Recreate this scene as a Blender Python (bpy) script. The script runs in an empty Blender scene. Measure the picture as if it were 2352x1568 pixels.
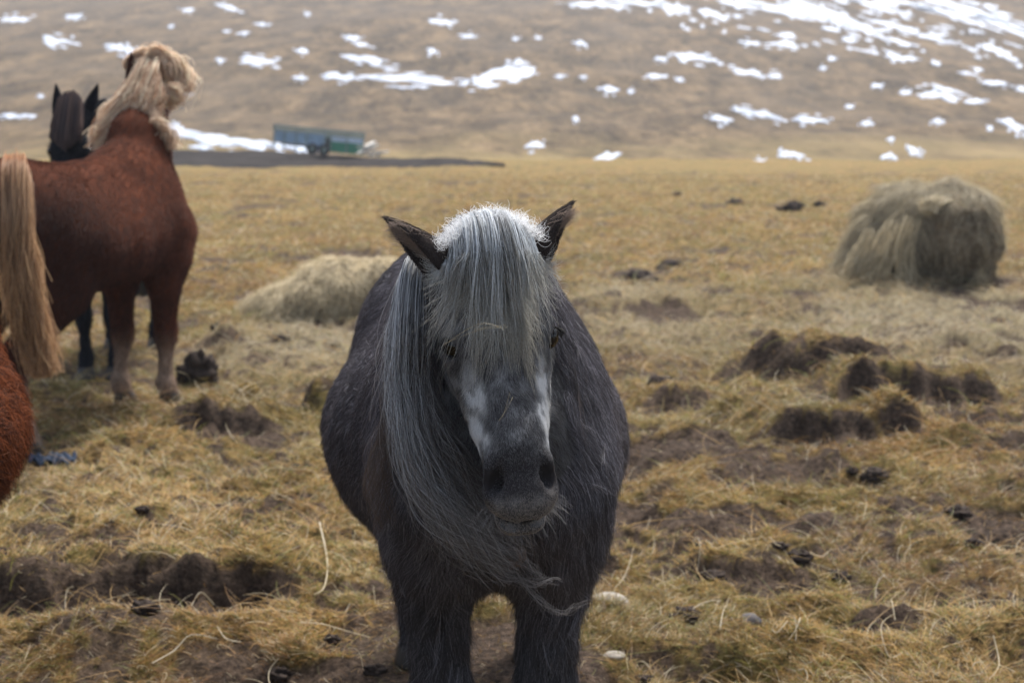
import bpy, math, random
import numpy as np
from mathutils import Matrix, Vector

R = math.radians
rng = np.random.default_rng(7)
random.seed(7)
scene = bpy.context.scene
C = scene.collection

# ------------------------------------------------------------------ camera, sky, sun, exposure
CAM_H, PITCH, LENS = 1.65, 9.8, 50.0
cam_d = bpy.data.cameras.new('camera')
cam_d.lens = LENS; cam_d.sensor_width = 36.0
cam_d.clip_start = 0.05; cam_d.clip_end = 4000
cam_d.dof.use_dof = True
cam_d.dof.focus_distance = 2.58
cam_d.dof.aperture_fstop = 4.8
cam = bpy.data.objects.new('camera', cam_d); C.objects.link(cam)
cam.location = (0, 0, CAM_H); cam.rotation_euler = (R(90 - PITCH), 0, 0)
scene.camera = cam

SUN_EL, SUN_AZ = 60.0, 24.0            # azimuth measured from +Y (straight ahead) towards +X
w = bpy.data.worlds.new('World'); scene.world = w; w.use_nodes = True
nt = w.node_tree; nt.nodes.clear()
sky = nt.nodes.new('ShaderNodeTexSky'); sky.sky_type = 'NISHITA'; sky.sun_disc = False
sky.sun_elevation = R(SUN_EL); sky.sun_rotation = R(SUN_AZ)
sky.air_density = 1.0; sky.dust_density = 4.0; sky.ozone_density = 1.0
hs = nt.nodes.new('ShaderNodeHueSaturation'); hs.inputs['Saturation'].default_value = 0.74
bg = nt.nodes.new('ShaderNodeBackground'); bg.inputs['Strength'].default_value = 0.13
wo = nt.nodes.new('ShaderNodeOutputWorld')
nt.links.new(sky.outputs[0], hs.inputs['Color']); nt.links.new(hs.outputs[0], bg.inputs[0]); nt.links.new(bg.outputs[0], wo.inputs[0])

sun_d = bpy.data.lights.new('sun', 'SUN'); sun_d.energy = 4.6; sun_d.angle = R(13); sun_d.color = (1.0, 0.97, 0.93)
sun = bpy.data.objects.new('sun', sun_d); C.objects.link(sun)
sv = Vector((math.sin(R(SUN_AZ)) * math.cos(R(SUN_EL)), math.cos(R(SUN_AZ)) * math.cos(R(SUN_EL)), math.sin(R(SUN_EL))))
sun.rotation_euler = (-sv).to_track_quat('-Z', 'Y').to_euler(); sun.location = (3, 20, 30)

vs = scene.view_settings
vs.view_transform = 'Standard'; vs.look = 'None'; vs.gamma = 1.0; vs.use_curve_mapping = False
vs.exposure = 1.12
cy = scene.cycles
cy.use_denoising = True; cy.denoising_prefilter = 'ACCURATE'; cy.denoising_input_passes = 'RGB_ALBEDO_NORMAL'
try: cy.denoiser = 'OPENIMAGEDENOISE'
except Exception: pass
cy.max_bounces = 6; cy.diffuse_bounces = 2; cy.glossy_bounces = 3; cy.transmission_bounces = 4; cy.volume_bounces = 0
cy.transparent_max_bounces = 4
cy.caustics_reflective = False; cy.caustics_refractive = False
try:
    scene.cycles_curves.shape = 'RIBBONS'; scene.cycles_curves.subdivisions = 2
except Exception: pass

# ------------------------------------------------------------------ survey helpers: sight lines from the camera's post to places in the field
FPX = 2352 * LENS / 36.0
cP, sP = math.cos(R(PITCH)), math.sin(R(PITCH))
def ray(px, py):
    a = (px - 1176) / FPX; b = (784 - py) / FPX
    return np.array((a, cP + b * sP, -sP + b * cP))
def at(px, py, Y):
    d = ray(px, py); return np.array((0, 0, CAM_H)) + d * (Y / d[1])
def ground(px, py, z=0.0):
    d = ray(px, py); return np.array((0, 0, CAM_H)) + d * ((z - CAM_H) / d[2])

# ------------------------------------------------------------------ noise (numpy)
def _hash(ix, iy, iz, seed):
    h = (ix.astype(np.int64) * 374761393 + iy.astype(np.int64) * 668265263 + iz.astype(np.int64) * 2147483647 + seed * 1274126177) & 0xFFFFFFFF
    h = ((h ^ (h >> 13)) * 1274126177) & 0xFFFFFFFF
    h = ((h ^ (h >> 16)) * 2246822519) & 0xFFFFFFFF
    return ((h ^ (h >> 15)) & 0xFFFFFF) / float(0xFFFFFF)
def vn2(x, y, seed=0):
    x = np.asarray(x, float); y = np.asarray(y, float)
    ix = np.floor(x); iy = np.floor(y); fx = x - ix; fy = y - iy
    fx = fx * fx * fx * (fx * (fx * 6 - 15) + 10); fy = fy * fy * fy * (fy * (fy * 6 - 15) + 10)
    z = np.zeros_like(ix)
    a = _hash(ix, iy, z, seed); b = _hash(ix + 1, iy, z, seed); c = _hash(ix, iy + 1, z, seed); d = _hash(ix + 1, iy + 1, z, seed)
    return (a + (b - a) * fx + (c - a) * fy + (a - b - c + d) * fx * fy) * 2 - 1
def fbm2(x, y, oct=4, seed=0, gain=0.5):
    s = 0; a = 1.0; t = 0
    for i in range(oct):
        s = s + a * vn2(np.asarray(x) * 2 ** i + 17.3 * i, np.asarray(y) * 2 ** i - 9.1 * i, seed + i); t += a; a *= gain
    return s / t
def vn3(p, seed=0):
    x, y, z = p[:, 0], p[:, 1], p[:, 2]
    ix, iy, iz = np.floor(x), np.floor(y), np.floor(z); fx, fy, fz = x - ix, y - iy, z - iz
    fx = fx * fx * (3 - 2 * fx); fy = fy * fy * (3 - 2 * fy); fz = fz * fz * (3 - 2 * fz)
    o = 0
    for dx in (0, 1):
        for dy in (0, 1):
            for dz in (0, 1):
                o = o + _hash(ix + dx, iy + dy, iz + dz, seed) * (fx if dx else 1 - fx) * (fy if dy else 1 - fy) * (fz if dz else 1 - fz)
    return o * 2 - 1
def fbm3(p, oct=3, seed=0):
    s = 0; a = 1.0; t = 0
    for i in range(oct):
        s = s + a * vn3(p * 2 ** i + 5.7 * i, seed + i); t += a; a *= 0.5
    return s / t
def sstep(a, b, x):
    t = np.clip((x - a) / (b - a), 0, 1); return t * t * (3 - 2 * t)
def nrm(v):
    v = np.asarray(v, float); return v / np.maximum(np.linalg.norm(v, axis=-1, keepdims=True), 1e-9)

# ------------------------------------------------------------------ object helpers
def tag(o, label=None, cat=None, group=None, kind=None):
    if label: o['label'] = label
    if cat: o['category'] = cat
    if group: o['group'] = group
    if kind: o['kind'] = kind
    return o
def link(name, data, mat=None, parent=None):
    o = bpy.data.objects.new(name, data); C.objects.link(o)
    if mat is not None and data is not None: data.materials.append(mat)
    if parent is not None: o.parent = parent
    return o
def empty(name, loc=(0, 0, 0), rz=0.0):
    o = bpy.data.objects.new(name, None); C.objects.link(o); o.empty_display_size = 0.1
    o.location = loc; o.rotation_euler = (0, 0, rz); return o
def mesh(name, v, f, mat=None, parent=None, smooth=True, attrs=None):
    v = np.asarray(v, np.float32)
    me = bpy.data.meshes.new(name)
    if isinstance(f, np.ndarray):
        n, k = f.shape
        me.vertices.add(len(v)); me.vertices.foreach_set('co', v.ravel())
        me.loops.add(n * k); me.loops.foreach_set('vertex_index', f.astype(np.int32).ravel())
        me.polygons.add(n); me.polygons.foreach_set('loop_start', np.arange(0, n * k, k, dtype=np.int32))
        me.update(calc_edges=True); me.validate()
    else:
        me.from_pydata([tuple(map(float, q)) for q in v], [], f)
    me.polygons.foreach_set('use_smooth', np.full(len(me.polygons), smooth))
    if attrs:
        for k_, a in attrs.items():
            a = np.asarray(a, np.float32)
            if a.ndim == 1:
                at_ = me.attributes.new(k_, 'FLOAT', 'POINT'); at_.data.foreach_set('value', a)
            else:
                if a.shape[1] == 3: a = np.c_[a, np.ones(len(a), np.float32)]
                at_ = me.attributes.new(k_, 'FLOAT_COLOR', 'POINT'); at_.data.foreach_set('color', a.astype(np.float32).ravel())
    me.update()
    return link(name, me, mat, parent)
def strands(name, pts, rad, col, mat, parent=None):
    """pts N,K,3; rad N or N,K; col N,3 (per strand) or N,K,3 (per point)"""
    pts = np.asarray(pts, np.float32); N, K, _ = pts.shape
    cu = bpy.data.hair_curves.new(name)
    cu.add_curves([K] * N)
    cu.attributes['position'].data.foreach_set('vector', pts.ravel())
    rad = np.asarray(rad, np.float32)
    if rad.ndim == 1: rad = np.repeat(rad[:, None], K, 1)
    ra = cu.attributes.get('radius') or cu.attributes.new('radius', 'FLOAT', 'POINT')
    ra.data.foreach_set('value', rad.ravel())
    col = np.clip(np.asarray(col, np.float32), 0.003, 0.95)
    if col.ndim == 2:
        ca = cu.attributes.new('tint', 'FLOAT_COLOR', 'CURVE'); c4 = np.c_[col, np.ones(N, np.float32)]
    else:
        ca = cu.attributes.new('tint', 'FLOAT_COLOR', 'POINT'); c4 = np.concatenate([col, np.ones((N, K, 1), np.float32)], 2)
    ca.data.foreach_set('color', c4.astype(np.float32).ravel())
    return link(name, cu, mat, parent)

# ------------------------------------------------------------------ materials
def new_mat(name):
    m = bpy.data.materials.new(name); m.use_nodes = True
    t = m.node_tree; t.nodes.clear()
    return m, t, t.nodes.new('ShaderNodeOutputMaterial')
def N_(t, typ, **kw):
    n = t.nodes.new(typ)
    for k, v in kw.items(): setattr(n, k, v)
    return n
def ramp(t, stops, fac=None):
    r = t.nodes.new('ShaderNodeValToRGB'); e = r.color_ramp.elements
    while len(e) < len(stops): e.new(0.5)
    for q, (p, c) in zip(e, stops): q.position = p; q.color = (*c, 1) if len(c) == 3 else c
    if fac is not None: t.links.new(fac, r.inputs[0])
    return r
def noise(t, scale, detail=5, rough=0.6, vec=None, mapping=None):
    n = t.nodes.new('ShaderNodeTexNoise'); n.inputs['Scale'].default_value = scale
    n.inputs['Detail'].default_value = detail; n.inputs['Roughness'].default_value = rough
    if mapping is not None:
        g = t.nodes.new('ShaderNodeTexCoord'); mp = t.nodes.new('ShaderNodeMapping'); mp.inputs['Scale'].default_value = mapping
        t.links.new(g.outputs['Object'], mp.inputs['Vector']); t.links.new(mp.outputs[0], n.inputs['Vector'])
    elif vec is not None: t.links.new(vec, n.inputs['Vector'])
    else:
        g = t.nodes.new('ShaderNodeTexCoord'); t.links.new(g.outputs['Object'], n.inputs['Vector'])
    return n.outputs[0]
def mixc(t, a, b, fac, mode='MIX'):
    m = t.nodes.new('ShaderNodeMix'); m.data_type = 'RGBA'; m.blend_type = mode
    for s, v in ((m.inputs[0], fac), (m.inputs[6], a), (m.inputs[7], b)):
        if isinstance(v, (int, float)): s.default_value = v
        elif isinstance(v, tuple): s.default_value = (*v, 1)
        else: t.links.new(v, s)
    return m.outputs[2]
def princ(t, out, col, rough=0.8, spec=0.3, bump=None, bstr=0.3, bdist=0.02, sheen=0):
    b = t.nodes.new('ShaderNodeBsdfPrincipled')
    if isinstance(col, tuple): b.inputs['Base Color'].default_value = (*col, 1)
    else: t.links.new(col, b.inputs['Base Color'])
    b.inputs['Roughness'].default_value = rough; b.inputs['Specular IOR Level'].default_value = spec
    if sheen: b.inputs['Sheen Weight'].default_value = sheen
    if bump is not None:
        bn = t.nodes.new('ShaderNodeBump'); bn.inputs['Strength'].default_value = bstr; bn.inputs['Distance'].default_value = bdist
        t.links.new(bump, bn.inputs['Height']); t.links.new(bn.outputs[0], b.inputs['Normal'])
    t.links.new(b.outputs[0], out.inputs[0]); return b
def hair_mat(name, rough=0.35, radial=0.5, coat=0.0):
    m, t, o = new_mat(name)
    a = N_(t, 'ShaderNodeAttribute', attribute_name='tint')
    h = t.nodes.new('ShaderNodeBsdfHairPrincipled')
    h.parametrization = 'COLOR'
    t.links.new(a.outputs['Color'], h.inputs['Color'])
    h.inputs['Roughness'].default_value = rough; h.inputs['Radial Roughness'].default_value = radial
    h.inputs['Random Roughness'].default_value = 0.2
    t.links.new(h.outputs[0], o.inputs[0]); return m
def straw_mat(name, trans=0.3, gloss=0.05):
    m, t, o = new_mat(name)
    a = N_(t, 'ShaderNodeAttribute', attribute_name='tint')
    d = t.nodes.new('ShaderNodeBsdfDiffuse'); tr = t.nodes.new('ShaderNodeBsdfTranslucent'); mx = t.nodes.new('ShaderNodeMixShader')
    g = t.nodes.new('ShaderNodeBsdfGlossy'); g.inputs['Roughness'].default_value = 0.45; g.inputs['Color'].default_value = (0.9, 0.9, 0.9, 1)
    m2 = t.nodes.new('ShaderNodeMixShader'); m2.inputs[0].default_value = gloss
    t.links.new(a.outputs['Color'], d.inputs[0]); t.links.new(a.outputs['Color'], tr.inputs[0]); mx.inputs[0].default_value = trans
    t.links.new(d.outputs[0], mx.inputs[1]); t.links.new(tr.outputs[0], mx.inputs[2])
    t.links.new(mx.outputs[0], m2.inputs[1]); t.links.new(g.outputs[0], m2.inputs[2]); t.links.new(m2.outputs[0], o.inputs[0]); return m
def attr_mat(name, rough=0.85, bscale=40, bstr=0.4, bdist=0.01, spec=0.2, var=0.35, vscale=12.0):
    """base colour from the mesh's own 'tint' attribute with fine mottling"""
    m, t, o = new_mat(name)
    a = N_(t, 'ShaderNodeAttribute', attribute_name='tint')
    n = noise(t, vscale, 6, 0.65)
    r = ramp(t, [(0.25, (1 - var,) * 3), (0.75, (1 + var,) * 3)], n)
    c = mixc(t, a.outputs['Color'], r.outputs[0], 1.0, 'MULTIPLY')
    princ(t, o, c, rough, spec, noise(t, bscale, 6, 0.7), bstr, bdist); return m
def plain_mat(name, col, rough=0.7, spec=0.3, var=0.25, vscale=8.0, metallic=0):
    m, t, o = new_mat(name)
    n = noise(t, vscale, 5, 0.65)
    r = ramp(t, [(0.3, tuple(c * (1 - var) for c in col)), (0.7, tuple(min(1, c * (1 + var)) for c in col))], n)
    b = princ(t, o, r.outputs[0], rough, spec, noise(t, vscale * 6, 4), 0.2, 0.005); b.inputs['Metallic'].default_value = metallic
    return m

M_straw = straw_mat('dry_straw')
M_hair = straw_mat('horse_hair', 0.42, 0.04)
M_coat = straw_mat('grey_coat', 0.15, 0.045)
M_fur = straw_mat('horse_fur', 0.12, 0.015)
M_skin = attr_mat('horse_coat', 0.85, 120, 0.35, 0.004, 0.06, 0.3, 25)

# ------------------------------------------------------------------ the ground
def place(local, M):                       # local Nx3 -> world
    return local @ M[:3, :3].T + M[:3, 3]
def horse_matrix(x, y, heading, z=0.0, s=1.0):
    c, s_ = math.cos(R(heading)), math.sin(R(heading))
    return np.array(((c * s, -s_ * s, 0, x), (s_ * s, c * s, 0, y), (0, 0, s, z), (0, 0, 0, 1)))
GREY = horse_matrix(-0.043, 3.0, -84.6)
CHES = horse_matrix(-1.985, 7.50, 70.0, 0, 1.08)
BLAK = horse_matrix(-2.44, 8.30, -86.0)
NEAR = horse_matrix(-1.468, 2.75, -75.0, 0, 1.06)
HORSES = (GREY, CHES, BLAK, NEAR)
FEET = {0: ((0, .115), (0, -.115), (-1.04, .20), (-1.04, -.15)),
        1: ((-.02, .115), (0.03, -.115), (-.92, .14), (-1.06, -.14)),
        2: ((0, .085), (0, -.085), (-1.04, .14), (-1.04, -.14)),
        3: ((0, .115), (0, -.115), (-1.04, .14), (-1.04, -.14))}

BANKS = []      # x0, x1, edge y, height, slant, reach
def bank(px0, px1, py, h, slant=0.0, reach=1.2):
    a = ground(px0, py); b = ground(px1, py + slant)
    BANKS.append((a[0], b[0], a[1], b[1], h, reach))
bank(-260, 690, 1385, 0.135, -15, 2.2)
bank(1760, 2070, 888, 0.15, 8, 1.0)
bank(1915, 2300, 948, 0.15, -12, .8)
bank(1470, 1640, 938, 0.14, -10, .7)
bank(1765, 2015, 1008, 0.13, 10, .5)
bank(2015, 2120, 1012, 0.14, 0, .5)
bank(1585, 1890, 1320, 0.10, 25, .6)
bank(1690, 1800, 866, 0.11, 10, .5)
bank(460, 570, 792, 0.10, 0, .6)
bank(590, 720, 785, 0.08, -12, .6)
bank(2170, 2352, 800, 0.10, 20, .7)
bank(1930, 2120, 1425, 0.06, 10, .4)
bank(2150, 2400, 1345, 0.06, 30, .5)
bank(1240, 1420, 1300, 0.05, 0, .4)
bank(395, 650, 1000, 0.11, 10, .25)
bank(-200, 300, 1580, 0.06, 0, .5)
bank(480, 900, 1510, 0.05, 20, .4)
BUMPS = []      # x, y, rx, ry, h
def bump(px, py, rx, ry, h):
    g = ground(px, py); BUMPS.append((g[0], g[1] + ry * .6, rx, ry, h))
bump(530, 985, .24, .16, .05)
bump(735, 962, .11, .13, .19)
bump(2065, 1010, .16, .14, .04)
bump(1820, 960, .5, .3, .08)
bump(1860, 885, .35, .25, .10)
bump(2080, 935, .40, .25, .10)
bump(2230, 1020, .5, .25, .07)
bump(1480, 710, .6, .4, .10)
bump(1250, 690, .8, .4, .06)
bump(2100, 690, 1.6, .7, .07)
bump(230, 1500, .35, .2, .07)
bump(560, 1440, .25, .12, .05)
bump(1690, 1480, .3, .1, .05)
bump(2230, 1480, .4, .15, .06)

def ground_z(x, y, want_soil=False):
    x = np.asarray(x, float); y = np.asarray(y, float)
    fade = 1.0 / (1 + np.maximum(y - 14, 0) * .03)
    z = .05 * fbm2(x * .4 + 3, y * .4, 3, 11) + .055 * fade * fbm2(x * 1.15, y * 1.3 + 7, 3, 21)
    lump = fbm2(x * 4.2, y * 5.0, 3, 31)
    z = z + .030 * fade * lump + .012 * fbm2(x * 17, y * 19, 2, 41) * (y < 14)
    soil = np.zeros_like(z); rag = .45 * fbm2(x * 8, y * 8, 3, 171)
    wig = .16 * fbm2(x * 2.6, y * .2, 3, 51) + .06 * fbm2(x * 11, y * 8, 2, 61)
    for i, (x0, x1, y0, y1, h, reach) in enumerate(BANKS):
        t = np.clip((x - x0) / (x1 - x0), 0, 1)
        e = y0 + (y1 - y0) * t + wig * min(1.0, h / .12)
        m = sstep(x0 - .10, x0 + .12, x) * (1 - sstep(x1 - .12, x1 + .10, x))
        d = y - e
        z = z + h * m * sstep(-.06, .06, d) * np.exp(-np.maximum(d, 0) / reach) - .025 * m * np.exp(-((d + .10) / .09) ** 2)
        soil = np.maximum(soil, sstep(.30, .60, m * (sstep(-.17, -.04, d) * (1 - sstep(.01, .06, d))) + rag * m))
    for (bx, by, rx, ry, h) in BUMPS:
        q = ((x - bx) / rx) ** 2 + ((y - by) / ry) ** 2
        z = z + h * np.exp(-q ** 1.6 * 1.2)
    l2 = fbm2(x * 7.5 + 3, y * 9.0, 3, 131, .6)
    near = 1 - .55 * sstep(4.6, 9.0, y)
    rdg = 1 - np.abs(fbm2(x * 1.9 + 5, y * 2.5, 3, 201)) * 2.2
    z = z + .060 * fade * rdg * (1 - .4 * sstep(9, 20, y)) * sstep(3.2, 4.2, y)
    z = z + .055 * near * l2 * fade
    pit = sstep(.09, .29, -l2 - .22 * rdg + .12 + .50 * fbm2(x * 1.1 + 11, y * 1.4, 2, 141) - .10 + .13 * sstep(5.2, 4.2, y))
    soil = np.maximum(soil, .95 * pit * (y < 16))
    z = z + soil * (.012 * fbm2(x * 26, y * 26, 2, 151)) * (y < 12)
    speck = fbm2(x * 15 + 7, y * 15, 2, 181) + .5 * fbm2(x * 2.1, y * 2.1, 2, 191)
    soil = np.maximum(soil, sstep(.42, .60, speck) * (y < 11))
    patch = fbm2(x * 1.7 + 40, y * 2.4, 4, 71, .6) + .25 * lump
    thr = .27 - .16 * sstep(5.6, 4.2, y) - .07 * sstep(5.8, 6.6, y) * (1 - sstep(10, 15, y)) * sstep(-.2, .6, x)
    soil = np.maximum(soil, sstep(thr, thr + .10, patch) * (y < 40))
    z = z - .022 * sstep(thr, thr + .12, patch)
    z = z - .045 + .06 * fbm2(x * .8 + 2, y * .55, 3, 211) * sstep(7, 11, y) * (1 - sstep(24, 34, y))
    z = z - .42 * sstep(26, 50, y + 5 * fbm2(x * .12, y * .05, 3, 161))
    for k, Mh in enumerate(HORSES):
        for (fx, fy) in FEET[k]:
            p = Mh[:3, :3] @ np.array((fx, fy, 0)) + Mh[:3, 3]
            q = np.exp(-(((x - p[0]) ** 2 + (y - p[1]) ** 2) / .24 ** 2) ** 2)
            z = z * (1 - q)
    return (z, soil) if want_soil else z

def axis(lo, dense0, dense1, hi, step, grow, back=None):
    a = [dense0]
    while a[-1] < dense1: a.append(a[-1] + step)
    s = step
    while a[-1] < hi: s *= grow; a.append(a[-1] + s)
    b = [dense0]; s = step
    while b[-1] > lo: s *= (back or grow); b.append(b[-1] - s)
    return np.array(b[:0:-1] + a)
gx = axis(-420, -2.6, 2.6, 420, .0165, 1.055)
gy = axis(-60, 3.6, 6.4, 53, .0165, 1.013, 1.2)
GX, GY = np.meshgrid(gx, gy)
GZ, GS = ground_z(GX, GY, True)
hay_c = ground(2090, 680)
def hay_spread(x, y):
    n = fbm2(x * .9, y * 1.1, 3, 81)
    a = np.exp(-(((x - hay_c[0] - .3) / 2.6) ** 2 + ((y - hay_c[1] + 1.2) / 2.2) ** 2))
    b = np.exp(-(((x + 1.25) / 1.0) ** 2 + ((y - 9.6) / 1.6) ** 2))
    c = .75 * np.exp(-(((x - 1.0) / 1.6) ** 2 + ((y - 11.0) / 2.0) ** 2))
    return np.clip((np.maximum(np.maximum(a, b), c) + .35 * n) * 1.5 - .35, 0, 1)
def grid_faces(nr, nc):
    i = np.arange(nr * nc).reshape(nr, nc)
    return np.stack([i[:-1, :-1], i[:-1, 1:], i[1:, 1:], i[1:, :-1]], -1).reshape(-1, 4)

m, t, o = new_mat('pasture_turf'); M_turf = m
soil = N_(t, 'ShaderNodeAttribute', attribute_name='soil'); hay = N_(t, 'ShaderNodeAttribute', attribute_name='hay')
big = noise(t, .55, 4, .6); mid = noise(t, 3.2, 6, .65, mapping=(1, 1.5, 1)); fine = noise(t, 38, 6, .75); streak = noise(t, 22, 6, .7, mapping=(.7, 2.2, 1))
c1 = ramp(t, [(.37, (.042, .028, .012)), (.45, (.16, .095, .033)), (.53, (.31, .195, .072)), (.66, (.44, .305, .13))], streak)
c2 = ramp(t, [(.38, (.065, .060, .018)), (.62, (.25, .20, .068))], fine)
c = mixc(t, c1.outputs[0], c2.outputs[0], ramp(t, [(.42, (0,) * 3), (.62, (.8,) * 3)], mid).outputs[0])
c = mixc(t, c, (.13, .125, .045), ramp(t, [(.52, (0,) * 3), (.72, (.55,) * 3)], big).outputs[0])
c = mixc(t, c, (.34, .28, .17), hay.outputs['Fac'])
cs = ramp(t, [(.34, (.022, .0155, .011)), (.48, (.075, .051, .036)), (.66, (.17, .118, .082))], fine)
c = mixc(t, c, cs.outputs[0], soil.outputs['Fac'])
hb = N_(t, 'ShaderNodeMath', operation='ADD'); t.links.new(fine, hb.inputs[0]); t.links.new(streak, hb.inputs[1])
princ(t, o, c, .92, .12, hb.outputs[0], 1.0, .05)
pasture = mesh('pasture', np.c_[GX.ravel(), GY.ravel(), GZ.ravel()], grid_faces(len(gy), len(gx)), M_turf,
               attrs={'soil': GS.ravel(), 'hay': hay_spread(GX, GY).ravel()})
tag(pasture, 'trampled tan winter pasture with broken turf and dark soil', None, None, 'structure')

# ---- hillside beyond the pasture
def hill_z(x, y):
    x = np.asarray(x, float); y = np.asarray(y, float)
    z = -.62 + .040 * np.maximum(y - 44, 0) + .085 * np.maximum(y - 78, 0) + .06 * np.maximum(y - 190, 0)
    z = z + (.00035 * np.maximum(y - 60, 0)) * x * .25
    z = z + .9 * fbm2(x * .03, y * .022, 3, 101) * sstep(46, 110, y) + .35 * fbm2(x * .16, y * .11, 3, 111) * sstep(44, 70, y) + .10 * fbm2(x * .6, y * .5, 2, 121) * sstep(44, 60, y)
    return z
hx = axis(-700, -45, 60, 700, .8, 1.06); hy = axis(40, 42, 130, 1400, .7, 1.03)
HX, HY = np.meshgrid(hx, hy)
m, t, o = new_mat('heath_hillside'); M_heath = m
n1 = noise(t, .09, 6, .65, mapping=(1, .45, 1)); n2 = noise(t, .42, 7, .75, mapping=(1, .30, 1)); n3 = noise(t, 2.2, 6, .75, mapping=(1, .25, 1))
a1 = ramp(t, [(.40, (.020, .014, .009)), (.47, (.066, .045, .025)), (.54, (.114, .077, .042)), (.62, (.20, .138, .075))], n2)
a2 = ramp(t, [(.41, (.020, .015, .011)), (.59, (.16, .118, .068))], n3)
c = mixc(t, a1.outputs[0], a2.outputs[0], .4)
c = mixc(t, c, (.100, .078, .056), ramp(t, [(.45, (0,) * 3), (.7, (.55,) * 3)], n1).outputs[0])
gg = t.nodes.new('ShaderNodeTexCoord'); sx = t.nodes.new('ShaderNodeSeparateXYZ'); t.links.new(gg.outputs['Object'], sx.inputs[0])
mr = t.nodes.new('ShaderNodeMapRange'); mr.inputs[1].default_value = 62; mr.inputs[2].default_value = 46; t.links.new(sx.outputs[1], mr.inputs[0])
mm = N_(t, 'ShaderNodeMath', operation='MULTIPLY'); t.links.new(mr.outputs[0], mm.inputs[0]); t.links.new(ramp(t, [(.4, (0,) * 3), (.6, (1,) * 3)], n1).outputs[0], mm.inputs[1])
c = mixc(t, c, (.24, .18, .075), mm.outputs[0])
princ(t, o, c, .95, .1, n3, .8, .3)
hill = mesh('hillside', np.c_[HX.ravel(), HY.ravel(), hill_z(HX, HY).ravel()], grid_faces(len(hy), len(hx)), M_heath)
tag(hill, 'brown heath hillside scattered with melting snow patches', None, None, 'structure')

_ta = np.linspace(-.42, .42, 220); _tY = np.geomspace(44, 700, 420)
_TA, _TY = np.meshgrid(_ta, _tY, indexing='ij')
_TE = np.maximum.accumulate((hill_z(_TA * _TY, _TY) - CAM_H) / _TY, axis=1)
def hill_hit(px, py):
    """where the sight line through a point of the view meets the hillside"""
    px = np.asarray(px, float); py = np.asarray(py, float)
    a = (px - 1176) / FPX; b = (784 - py) / FPX
    dy = cP + b * sP; dz = -sP + b * cP
    a = a / dy; e = dz / dy
    col = np.clip(np.rint((a + .42) / .84 * 219).astype(int), 0, 219)
    Y = np.array([np.interp(ee, _TE[c], _tY) for c, ee in zip(col, e)])
    return np.stack([a * Y, Y, hill_z(a * Y, Y)], -1)

m, t, o = new_mat('old_snow'); M_snow = m
r_ = ramp(t, [(.38, (.20, .21, .24)), (.46, (.33, .37, .44)), (.6, (.42, .47, .55))], noise(t, .9, 6, .7))
princ(t, o, r_.outputs[0], .6, .3, noise(t, 3, 5), .4, .1)
# centre x, y, half width, half height, tilt (view units of the survey)
SNOW = [(35, 46, 40, 11, 0), (170, 40, 21, 11, 4), (130, 95, 46, 13, 8), (278, 113, 42, 16, 12), (432, 24, 18, 7, 0), (522, 17, 32, 9, 10),
        (600, 57, 17, 7, 2), (706, 33, 9, 7, 0), (590, 141, 54, 13, 3), (505, 139, 14, 7, 0), (695, 118, 15, 11, 5), (840, 137, 58, 13, 6),
        (808, 88, 22, 9, 5), (830, 103, 26, 8, 12), (1013, 52, 33, 12, 9), (1074, 84, 20, 8, 4), (992, 119, 16, 9, 6), (770, 177, 40, 13, 5),
        (930, 182, 118, 15, 3), (690, 180, 17, 8, 0), (1155, 172, 78, 22, -10), (1112, 188, 34, 14, -14), (1195, 165, 40, 17, 8), (1333, 101, 17, 9, 8),
        (424, 219, 15, 8, 0), (62, 267, 24, 6, 0), (20, 267, 26, 8, 0), (93, 223, 9, 6, 0), (392, 62, 8, 6, 0), (560, 77, 14, 6, 0), (520, 73, 8, 6, 0),
        (1350, 10, 68, 8, 2), (1422, 18, 28, 7, 6), (1545, 22, 32, 20, 20), (1590, 132, 56, 13, 8), (1518, 137, 15, 10, 6), (1505, 176, 26, 9, 4),
        (1716, 168, 44, 11, 10), (1780, 176, 18, 10, 5), (1400, 206, 26, 11, 8), (1448, 211, 9, 8, 0), (1560, 184, 13, 7, 0), (1655, 275, 28, 12, 12),
        (1745, 264, 58, 12, 12), (1860, 278, 42, 11, 3), (1702, 254, 18, 8, 0), (1322, 274, 10, 9, 0), (1228, 335, 21, 12, -4), (1395, 363, 34, 11, -12),
        (1372, 376, 14, 7, 0), (1744, 374, 18, 9, 0), (1815, 358, 34, 12, 9), (1758, 392, 14, 6, 0), (2041, 362, 19, 10, 5), (2098, 350, 24, 12, 22),
        (2046, 322, 9, 8, 0), (2155, 281, 18, 9, 5), (2325, 288, 38, 16, 22), (2274, 296, 10, 8, 0), (1990, 285, 17, 8, 0), (1951, 246, 10, 8, 0),
        (2160, 222, 52, 13, 10), (2175, 208, 44, 10, 14), (2240, 234, 24, 9, 4), (2285, 192, 34, 9, 4), (2080, 214, 16, 8, 0), (2014, 198, 16, 8, 6),
        (1800, 103, 42, 10, 4), (1725, 100, 26, 8, 6), (1950, 92, 20, 9, 10), (2070, 134, 40, 10, 2), (2290, 118, 44, 17, 20), (1910, 136, 12, 9, 0),
        (1890, 158, 10, 7, 0), (2345, 205, 16, 9, 0), (1184, 90, 10, 6, 0), (1236, 88, 10, 6, 0), (1286, 176, 14, 6, 0), (1340, 178, 10, 6, 0)]
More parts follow.
